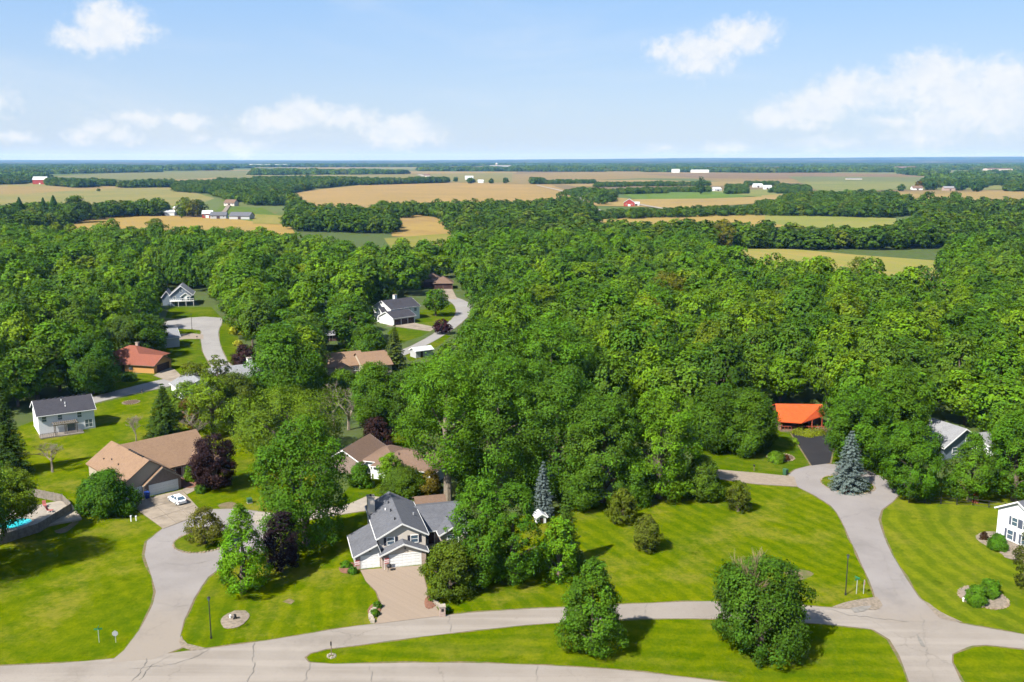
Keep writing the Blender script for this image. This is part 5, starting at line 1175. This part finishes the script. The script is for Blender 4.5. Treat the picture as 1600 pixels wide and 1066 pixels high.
# single trees out in the fields
LONE = [('dark conifer left of a pair above the left wood', 33, 350, 308, 32, 'spruce', DK), ('dark conifer above the left wood, right of the first', 70, 346, 309, 24, 'spruce', DK), ('tall dark conifer right of the conifer pair', 86, 346, 305, 30, 'spruce', DK),
 ('big round tree at the right of the conifers', 118, 348, 308, 50, 'round', (.045, .09, .022)), ('pale round tree left of the silo', 290, 338, 309, 30, 'round', (.085, .12, .04)), ('bronze round tree right of the silo', 304, 339, 312, 24, 'round', (.085, .095, .035)),
 ('round tree in front of the silo', 284, 341, 325, 12, 'round', (.05, .09, .025)), ('lone pale tree in front of the gold field', 243, 366, 342, 26, 'oval', (.1, .13, .05)), ('small round tree in the left far field', 154, 299, 295, 5, 'round', DK),
 ('round tree beside the far white shed, left one', 693, 283, 276, 6, 'round', DK), ('round tree above the tan field, second one', 712, 284, 277, 8, 'round', DK), ('large round tree beside the far white shed', 735, 287, 278, 12, 'round', DK),
 ('round tree above the tan field near the right end', 768, 287, 279, 8, 'round', DK), ('round tree at the right end of the tan field row', 790, 287, 278, 9, 'round', DK), ('leafy tree beside the small crossroads farmhouse', 878, 322, 300, 22, 'round', (.05, .09, .03)),
 ('dark tree left of the red crossroads barn', 940, 320, 297, 22, 'round', (.05, .1, .03)), ('tall tree behind the gold field, right of centre', 1095, 304, 275, 14, 'oval', DK), ('red-leaved tree among the right field houses', 1436, 296, 283, 14, 'round', (.06, .045, .025)),
 ('round tree right of the red-leaved tree', 1454, 297, 283, 20, 'round', DK), ('dark round tree between the right field houses', 1500, 298, 281, 20, 'round', DK), ('dark tree right of the reddish field house', 1526, 300, 283, 20, 'round', DK),
 ('tree at the left of the right field houses', 1408, 299, 288, 12, 'round', DK), ('large round tree at the edge of the right gold field', 1448, 336, 300, 32, 'round', (.05, .1, .025)), ('large paired tree right of the round field tree', 1490, 336, 300, 30, 'round', (.05, .1, .025)),
 ('pale grey tree before the yellow strip field', 1340, 446, 402, 34, 'oval', (.09, .12, .055)), ('pale round tree before the yellow strip field', 1280, 436, 402, 40, 'round', (.075, .12, .035)), ('bronze dying tree in the back right wood', 1130, 392, 342, 36, 'round', (.1, .1, .03)),
 ('bronze-green round tree in the central wood', 1040, 500, 425, 66, 'round', (.1, .105, .025)), ('yellow-bronze tree below the bronze tree in the central wood', 1008, 545, 465, 66, 'round', (.125, .125, .02)), ('bronze tree in the right wood', 1312, 498, 436, 56, 'round', (.1, .105, .028)),
 ('dead grey tree before the far gold field', 765, 428, 388, 20, 'bare', OL), ('dead white-branched tree in the right wood', 1352, 590, 520, 50, 'bare', OL), ('dead tree snag at the right of the right wood', 1575, 540, 503, 12, 'bare', OL), ('dead trunk with yellow fungus colour above the light grey roof', 1545, 640, 600, 26, 'bare', OL)]
for i, (lb, px, py, tp, wp, pf, tn) in enumerate(LONE):
    plant('conifer_tree' if pf == 'spruce' else 'bare_tree' if pf == 'bare' else 'field_tree' if py < 400 else 'broadleaf_tree', lb, px, py, tp, wp, pf, tn, z0f=.1, nb=34, seed=800 + i)

# ------------------------------------------------------------------ small things
def lamp_post(label, px, py, top):
    H = hgt(px, py, top); t = thing('street_lamp', label, 'street lamp', at(px, py), 0, 'street lamps')
    MB().tube([(0, 0, -.1), (0, 0, .35), (0, 0, .36), (0, 0, H - .5)], [.14, .13, .085, .065], 10).build('pole', 'dark_metal', t)
    MB().tube([(0, 0, H - .5), (0, 0, H - .42), (0, 0, H - .1)], [.1, .12, .2], 8).build('lantern', 'glass', t)
    MB().tube([(0, 0, H - .1), (0, 0, H), (0, 0, H + .1)], [.24, .18, .03], 8).build('lantern_cap', 'dark_metal', t)
lamp_post('tall black lamp post on the lawn beside the left lane', 330, 998, 933)
lamp_post('tall black lamp post on the big lawn beside the right lane', 1321, 930, 867)
lamp_post('dark lamp post at the far turning circle', 300, 515, 490)
def sign(name, label, px, py, top, cat, rot, kind):
    H = hgt(px, py, top); t = thing(name, label, cat, at(px, py), rot)
    MB().tube([(0, 0, -.1), (0, 0, H)], [.05, .05], 6).build('post', 'grey_metal', t)
    if kind == 'stop':
        ring = [(.38 * math.cos(math.pi / 8 + k * math.pi / 4), .38 * math.sin(math.pi / 8 + k * math.pi / 4)) for k in range(8)]
        MB().prism([(x, -.06, H - .4 + y) for x, y in ring], [(x, -.075, H - .4 + y) for x, y in ring]).build('sign_back', 'grey_metal', t)
        MB().prism([(x, -.052, H - .4 + y) for x, y in ring], [(x, -.059, H - .4 + y) for x, y in ring]).build('sign_face', 'flag_red', t)
    else:
        MB().box(-.5, .5, -.015, .015, H - .02, H + .2).build('name_plate', 'sign_green', t); MB().box(-.015, .015, -.45, .45, H + .21, H + .42).build('name_plate', 'sign_green', t)
sign('street_sign', 'green street name sign on the left lawn corner', 155, 1004, 984, 'sign', .2, 'name')
sign('stop_sign', 'grey back of an octagonal stop sign on the left lawn corner', 181, 1004, 985, 'sign', math.radians(12), 'stop')
sign('street_sign', 'pale green street name sign near the right lamp post', 1338, 928, 906, 'sign', .5, 'name')
sign('stop_sign', 'stop sign seen nearly edge-on beside the right lane', 1349, 928, 906, 'sign', math.radians(80), 'stop')
def simple(name, label, cat, px, py, m, *boxes, rot=0.0, group=None):
    b = MB()
    for e in boxes: b.box(*e)
    return tag(b.build(name, m, None), label, cat, group), at(px, py), rot
def put(t):
    o, p, r = t; o.location = p; o.rotation_euler = (0, 0, r); return o
def marker():
    t = thing('marker_post', 'slim brown marker post with stones at the tip of the grass median', 'post', at(518, 1026)); MB().tube([(0, 0, -.1), (0, 0, 2.1)], [.06, .05], 8).build('post', 'brown_wood', t)
    MB().box(-.09, .09, -.08, -.06, 1.5, 2.0).build('marker_plate', 'dark_metal', t); r = random.Random(3); e = MB()
    for k in range(9):
        a = k * .7; s = r.uniform(.14, .26); x, y = math.cos(a) * .45, math.sin(a) * .45
        e.prism([(x + s * math.cos(q), y + s * math.sin(q), 0) for q in (0, 1.5, 3, 4.5)], [(x + s * .6 * math.cos(q), y + s * .6 * math.sin(q), s) for q in (0, 1.5, 3, 4.5)])
    e.build('stone_heap', 'stone_pale', t)['kind'] = 'stuff'
marker()
def mailbox():
    t = thing('mailbox_pillar', 'brick pillar mailbox at the foot of the paved driveway', 'mailbox', at(691, 962), math.radians(10))
    MB().box(-.4, .4, -.4, .4, 0, 1.35).build('pillar', 'brick', t); MB().box(-.47, .47, -.47, .47, 1.351, 1.47).build('cap', 'stone_pale', t); MB().box(-.16, .16, -.45, -.402, .8, 1.15).build('mailbox_door', 'dark_metal', t)
    w_ = thing('garden_wall', 'low curved stone edging left of the driveway foot', 'stone wall', at(581, 966)); r = random.Random(2)
    for i in range(8):
        a = i / 7; x, y = -.55 * math.sin(a * 3.1) + .3, -1.2 + a * 4.2; MB().box(x - .28, x + .28, y - .27, y + .27, 0, .38 + r.uniform(-.04, .05)).build('stone', 'stone_pale', w_)
    w_ = thing('garden_wall', 'low curved stone edging behind the brick mailbox', 'stone wall', at(680, 950))
    for i in range(6):
        a = i / 5; x, y = -.7 + a * 1.3, 2.1 - a * 1.9; MB().box(x - .26, x + .26, y - .22, y + .22, 0, .38 + r.uniform(-.04, .05)).build('stone', 'stone_pale', w_)
mailbox()
def flag(label, u, v):
    p = A.r.matrix_basis @ Vector((u, v, 0)); t = thing('garden_flag', label, 'flag', p, math.radians(15))
    MB().tube([(0, 0, 0), (0, 0, 1.8)], [.03, .02], 6).build('pole', 'white_paint', t)
    for k in range(5): MB().box(.02, .7, -.012, .012, 1.0 + k * .15, 1.14 + k * .15).build('stripe', 'flag_red' if k % 2 == 0 else 'white_paint', t)
flag('small red and white striped flag left of the small garage door', -1.0, -.9); flag('small red and white striped flag between the two garage doors', 3.3, -1.3)
def planter():
    p = A.r.matrix_basis @ Vector((3.9, -1.9, 0)); t = thing('kettle_grill', 'dark kettle grill standing between the two garage doors', 'grill', p)
    MB().tube([(0, 0, .55), (0, 0, .7), (0, 0, .9)], [.2, .36, .4], 12).build('bowl', 'dark_metal', t); MB().tube([(0, 0, .9), (0, 0, 1.05), (0, 0, 1.18)], [.4, .3, .06], 12).build('lid', 'dark_metal', t)
    for k in range(3): MB().tube([(.18 * math.cos(k * 2.1), .18 * math.sin(k * 2.1), .6), (.36 * math.cos(k * 2.1), .36 * math.sin(k * 2.1), 0)], [.025, .025], 5).build('leg', 'dark_metal', t)
planter()
def car():
    c = at(277, 785); t = thing('parked_car', 'white hatchback parked on the tan house driveway', 'car', c, math.radians(-47))   # local -x is the front
    L, Wd = 4.5, 1.78
    def loft(secs): 
        b = MB(); n = len(secs[0]); k = 0
        for s_ in secs: b.v += [tuple(p) for p in s_]
        for i in range(len(secs) - 1):
            for j in range(n): b.f.append((i * n + j, i * n + (j + 1) % n, (i + 1) * n + (j + 1) % n, (i + 1) * n + j))
        b.f.append(tuple(range(n))[::-1]); b.f.append(tuple(range((len(secs) - 1) * n, len(secs) * n))); return b
    def sec(x, w_, z0, z1, sh=.12): h = w_ / 2; return [(x, -h + .06, z0), (x, h - .06, z0), (x, h, z0 + .22), (x, h, z1 - sh), (x, h - .14, z1), (x, -h + .14, z1), (x, -h, z1 - sh), (x, -h, z0 + .22)]
    body = loft([sec(-2.25, 1.35, .3, .62), sec(-2.15, 1.6, .25, .74), sec(-1.6, Wd, .22, .86), sec(-.9, Wd, .22, .93), sec(.6, Wd, .22, .98), sec(1.7, Wd, .24, 1.0), sec(2.1, 1.66, .3, .98), sec(2.25, 1.45, .36, .8)])
    body.build('body', 'car_paint', t)
    def cab(x, w_, z): h = w_ / 2; return [(x, -h, z), (x, h, z)]
    rf = MB().prism([(-.35, -.6, 1.42), (1.35, -.6, 1.4), (1.35, .6, 1.4), (-.35, .6, 1.42)], [(-.2, -.5, 1.47), (1.2, -.5, 1.45), (1.2, .5, 1.45), (-.2, .5, 1.47)]).build('roof', 'car_paint', t)
    MB().poly([(-1.1, -.74, .93), (-1.1, .74, .93), (-.34, .58, 1.42), (-.34, -.58, 1.42)], [(0, 1, 2, 3)]).build('windscreen', 'glass', t)
    MB().poly([(2.0, -.72, .99), (2.0, .72, .99), (1.34, .58, 1.4), (1.34, -.58, 1.4)], [(3, 2, 1, 0)]).build('rear_window', 'glass', t)
    for s_ in (-1, 1):
        MB().poly([(-1.0, s_ * .8, .94), (1.95, s_ * .78, .98), (1.33, s_ * .61, 1.4), (-.33, s_ * .61, 1.42)], [(0, 1, 2, 3)]).build('side_window', 'glass', t)
        MB().tube([(-.34, s_ * .61, 1.42), (-1.08, s_ * .77, .93)], [.04, .045], 5).build('pillar', 'car_paint', t); MB().tube([(1.34, s_ * .61, 1.4), (1.98, s_ * .76, .98)], [.06, .09], 5).build('pillar', 'car_paint', t)
        MB().tube([(.45, s_ * .62, 1.41), (.5, s_ * .8, .97)], [.035, .04], 5).build('pillar', 'car_paint', t)
        MB().box(2.12, 2.235, s_ * .66 - .14, s_ * .66 + .14, .72, .88).build('tail_light', 'tail_light', t); MB().box(-2.2, -2.1, s_ * .6 - .15, s_ * .6 + .15, .58, .7).build('headlight', 'glass', t); MB().box(-.95, -.75, s_ * .97 - .08, s_ * .97 + .08, .95, 1.07).build('mirror', 'car_paint', t)
        for x in (-1.4, 1.35):
            wl = MB().tube([(x, s_ * .68, .32), (x, s_ * .9, .32)], [.33, .33], 16).build('wheel', 'tyre', t); MB().tube([(x, s_ * .9, .32), (x, s_ * .915, .32)], [.2, .18], 12).build('rim', 'grey_metal', wl)
car()
def bin_(label, px, py, m, h=1.05, wd=.34):
    t = thing('wheelie_bin', label, 'bin', at(px, py), .7)
    MB().prism([(-wd * .8, -wd * .8, .05), (wd * .8, -wd * .8, .05), (wd * .8, wd * .8, .05), (-wd * .8, wd * .8, .05)], [(-wd, -wd, h), (wd, -wd, h), (wd, wd, h), (-wd, wd, h)]).build('body', m, t)
    MB().prism([(-wd * 1.05, -wd * 1.05, h + .005), (wd * 1.05, -wd * 1.05, h + .005), (wd * 1.05, wd * 1.1, h + .005), (-wd * 1.05, wd * 1.1, h + .005)], [(-wd * .9, -wd * .9, h + .09), (wd * .9, -wd * .9, h + .09), (wd * .9, wd, h + .12), (-wd * .9, wd, h + .12)]).build('lid', m, t)
    for x in (-wd * .7, wd * .7): MB().tube([(x - .04, wd * .8, .12), (x + .04, wd * .8, .12)], [.12, .12], 10).build('wheel', 'tyre', t)
bin_('blue recycling bin between the tan house garage doors', 230, 779, 'blue_bin', 1.15, .42)
bin_('dark green bin where the gravel driveway meets the turning circle', 1227, 742, 'green_box', 1.1, .4)
def cabinet(label, px, py, m, w_=.45, h=.75):
    t = thing('utility_box', label, 'utility box', at(px, py), .5); MB().box(-w_, w_, -w_, w_, 0, .12).build('plinth', 'stone_pale', t); MB().box(-w_ * .9, w_ * .9, -w_ * .9, w_ * .9, .121, h).build('cabinet', m, t); MB().prism([(-w_, -w_, h), (w_, -w_, h), (w_, w_, h), (-w_, w_, h)], [(-w_ * .9, -w_ * .9, h + .1), (w_ * .9, -w_ * .9, h + .1), (w_ * .9, w_ * .9, h + .16), (-w_ * .9, w_ * .9, h + .16)]).build('lid', m, t)
cabinet('squat green utility box on the lawn right of the purple maple', 390, 786, 'green_box')
def pipe(label, px, py, m='white_paint', h=.9, lean=.0):
    t = thing('vent_pipe', label, 'pipe', at(px, py)); MB().tube([(0, 0, 0), (lean, 0, h)], [.11, .11], 8).build('pipe', m, t); MB().tube([(lean, 0, h), (lean, 0, h + .12)], [.16, .15], 8).build('cap', m, t)
pipe('white standpipe on the lawn below the tan driveway, left of a pair', 205, 815); pipe('white standpipe on the lawn below the tan driveway, right of a pair', 213, 814, h=.75)
pipe('white capped pipe in the round gravel bed', 360, 968, h=.5); pipe('dark bent pipe in the round gravel bed, left one', 364, 970, 'dark_metal', .7, .35); pipe('dark bent pipe in the round gravel bed, right one', 371, 969, 'dark_metal', .7, -.3)
pipe('yellowish stub post in the kidney bed', 1514, 942, 'stone_pale', .8); pipe('small white stub in front of the kidney bed', 1505, 940, 'white_paint', .4)
def pool():
    t = thing('swimming_pool', 'turquoise swimming pool with pale deck behind the fence at left', 'pool', at(45, 815), math.radians(35))
    MB().box(-7, 7.5, -4.4, 7, .02, .3).build('deck', 'concrete_pale', t)
    n = 20; ring = [(2.7 * math.cos(a) - 2.3, 2.1 * math.sin(a) - .6) for a in [2 * math.pi * k / n for k in range(n)]]
    MB().prism([(x, y, .2) for x, y in ring], [(x, y, .345) for x, y in ring]).build('water', 'pool_water', t)
    e = MB(); e.poly([(x, y, .36) for x, y in ring] + [((x + 2.3) * 1.13 - 2.3, (y + .6) * 1.13 - .6, .36) for x, y in ring] + [((x + 2.3) * 1.13 - 2.3, (y + .6) * 1.13 - .6, .3) for x, y in ring], [(i, (i + 1) % n, n + (i + 1) % n, n + i) for i in range(n)] + [(n + i, n + (i + 1) % n, 2 * n + (i + 1) % n, 2 * n + i) for i in range(n)]).build('coping', 'stone_pale', t)
    for k, (px, py, lb) in enumerate([(70, 792, 'red deck chair on the pool deck, rear one'), (78, 800, 'red deck chair on the pool deck, front one')]):
        q = thing('deck_chair', lb, 'chair', at(px, py, .32), .6 + k); MB().box(-.3, .3, -.5, .3, .3, .38).build('seat', 'chair_red', q)
        MB().prism([(-.3, .3, .34), (.3, .3, .34), (.3, .38, .34), (-.3, .38, .34)], [(-.3, .6, 1.0), (.3, .6, 1.0), (.3, .67, 1.0), (-.3, .67, 1.0)]).build('backrest', 'chair_red', q)
        for x in (-.26, .26):
            for y in (-.45, .28): MB().box(x - .03, x + .03, y - .03, y + .03, 0, .3).build('leg', 'white_paint', q)
pool()
def fence(label, pts, h, m, sp=2.2, solid=True):
    W_ = [at(*p) for p in pts]; t = thing('fence', label, 'fence', W_[0])
    for a, b in zip(W_, W_[1:]):
        d = b - a; L = d.length; n = max(1, round(L / sp)); u = d / L
        for i in range(n + 1):
            p = a + d * i / n - W_[0]; MB().box(p.x - .06, p.x + .06, p.y - .06, p.y + .06, 0, h + .1).build('post', m, t)
        for i in range(n):
            p, q = a + d * i / n - W_[0], a + d * (i + 1) / n - W_[0]; nx, ny = -u.y * .025, u.x * .025
            if solid:
                k = 7
                for j in range(k):
                    r0, r1 = p.lerp(q, (j + .06) / k), p.lerp(q, (j + .94) / k)
                    MB().prism([(r0.x - nx, r0.y - ny, .05), (r1.x - nx, r1.y - ny, .05), (r1.x + nx, r1.y + ny, .05), (r0.x + nx, r0.y + ny, .05)], [(r0.x - nx, r0.y - ny, h), (r1.x - nx, r1.y - ny, h), (r1.x + nx, r1.y + ny, h), (r0.x + nx, r0.y + ny, h)]).build('board', m, t)
            else:
                for z in (.15, h * .55, h): MB().tube([(p.x, p.y, z), (q.x, q.y, z)], [.025, .025], 5).build('rail', m, t)
fence('grey board fence enclosing the pool deck', [(-30, 862), (30, 842), (62, 832), (112, 800), (98, 786), (45, 775)], 1.6, 'grey_wood')
fence('thin dark rail fence under the maples by the right white house', [(1420, 786), (1520, 790), (1570, 797)], 1.2, 'dark_metal', 3, False)
def stump():
    t = thing('tree_stump', 'rust-red carved tree stump under the right maples', 'stump', at(1524, 785)); r = random.Random(9); n = 12
    hs = [0, .25, .7, 1.2, 1.6, 1.95]; rs = [.62, .5, .46, .5, .42, .2]; b = MB()
    rings = [[(rs[i] * (1 + r.uniform(-.14, .14)) * math.cos(2 * math.pi * k / n), rs[i] * (1 + r.uniform(-.14, .14)) * math.sin(2 * math.pi * k / n), hs[i]) for k in range(n)] for i in range(6)]
    for q in rings: b.v += q
    b.f += [(i * n + k, i * n + (k + 1) % n, (i + 1) * n + (k + 1) % n, (i + 1) * n + k) for i in range(5) for k in range(n)] + [tuple(5 * n + k for k in range(n))]
    b.build('carved_trunk', 'rust', t); MB().tube([(.1, 0, 1.3), (.5, .1, 1.55)], [.18, .1], 7).build('branch_stub', 'rust', t)
stump()
def mbox(label, px, py):
    t = thing('mailbox', label, 'mailbox', at(px, py)); MB().box(-.06, .06, -.06, .06, 0, 1.0).build('post', 'brown_wood', t); MB().box(-.14, .14, -.3, .3, 1.001, 1.25).build('box', 'dark_metal', t)
mbox('dark roadside mailbox on the far left road', 222, 616); mbox('dark mailbox beside the far road bend', 308, 531); mbox('mailbox left of the orange house turning circle', 1178, 736)

def settle():
    keep = ('glass', 'water')
    for m in bpy.data.materials:
        if not m.use_nodes or any(k in m.name for k in keep): continue
        t = m.node_tree; al = .8 if any(k in m.name for k in ('white', 'metal', 'car_paint')) else ALB
        for nd in list(t.nodes):
            sock = nd.inputs.get('Base Color') if nd.type == 'BSDF_PRINCIPLED' else nd.inputs.get('Color') if nd.type == 'BSDF_TRANSLUCENT' else None
            if sock is None: continue
            if sock.is_linked:
                src = sock.links[0].from_socket; mx = t.nodes.new('ShaderNodeMix'); mx.data_type = 'RGBA'; mx.blend_type = 'MULTIPLY'
                mx.inputs[0].default_value = 1; mx.inputs[7].default_value = (al, al, al, 1); t.links.new(src, mx.inputs[6]); t.links.new(mx.outputs[2], sock)
            else: sock.default_value = tuple(c * al for c in sock.default_value[:3]) + (1,)
ALB = .615
settle()
# ------------------------------------------------------------------ haze
def haze():
    x0, x1, y0, y1, z0, z1 = -29000, 29000, -600, 25500, -2, 190
    m = bpy.data.materials.new('haze'); m.use_nodes = True; t = m.node_tree; t.nodes.clear()
    v = t.nodes.new('ShaderNodeVolumePrincipled'); v.inputs['Color'].default_value = (.17, .43, 1, 1); v.inputs['Absorption Color'].default_value = (1, 1, 1, 1); v.inputs['Density'].default_value = 3.7e-5; v.inputs['Anisotropy'].default_value = 0
    o_ = t.nodes.new('ShaderNodeOutputMaterial'); t.links.new(v.outputs[0], o_.inputs['Volume'])
    m.cycles.homogeneous_volume = True
    o = MB().box(x0, x1, y0, y1, z0, z1).build('haze', m); o['kind'] = 'stuff'
haze()
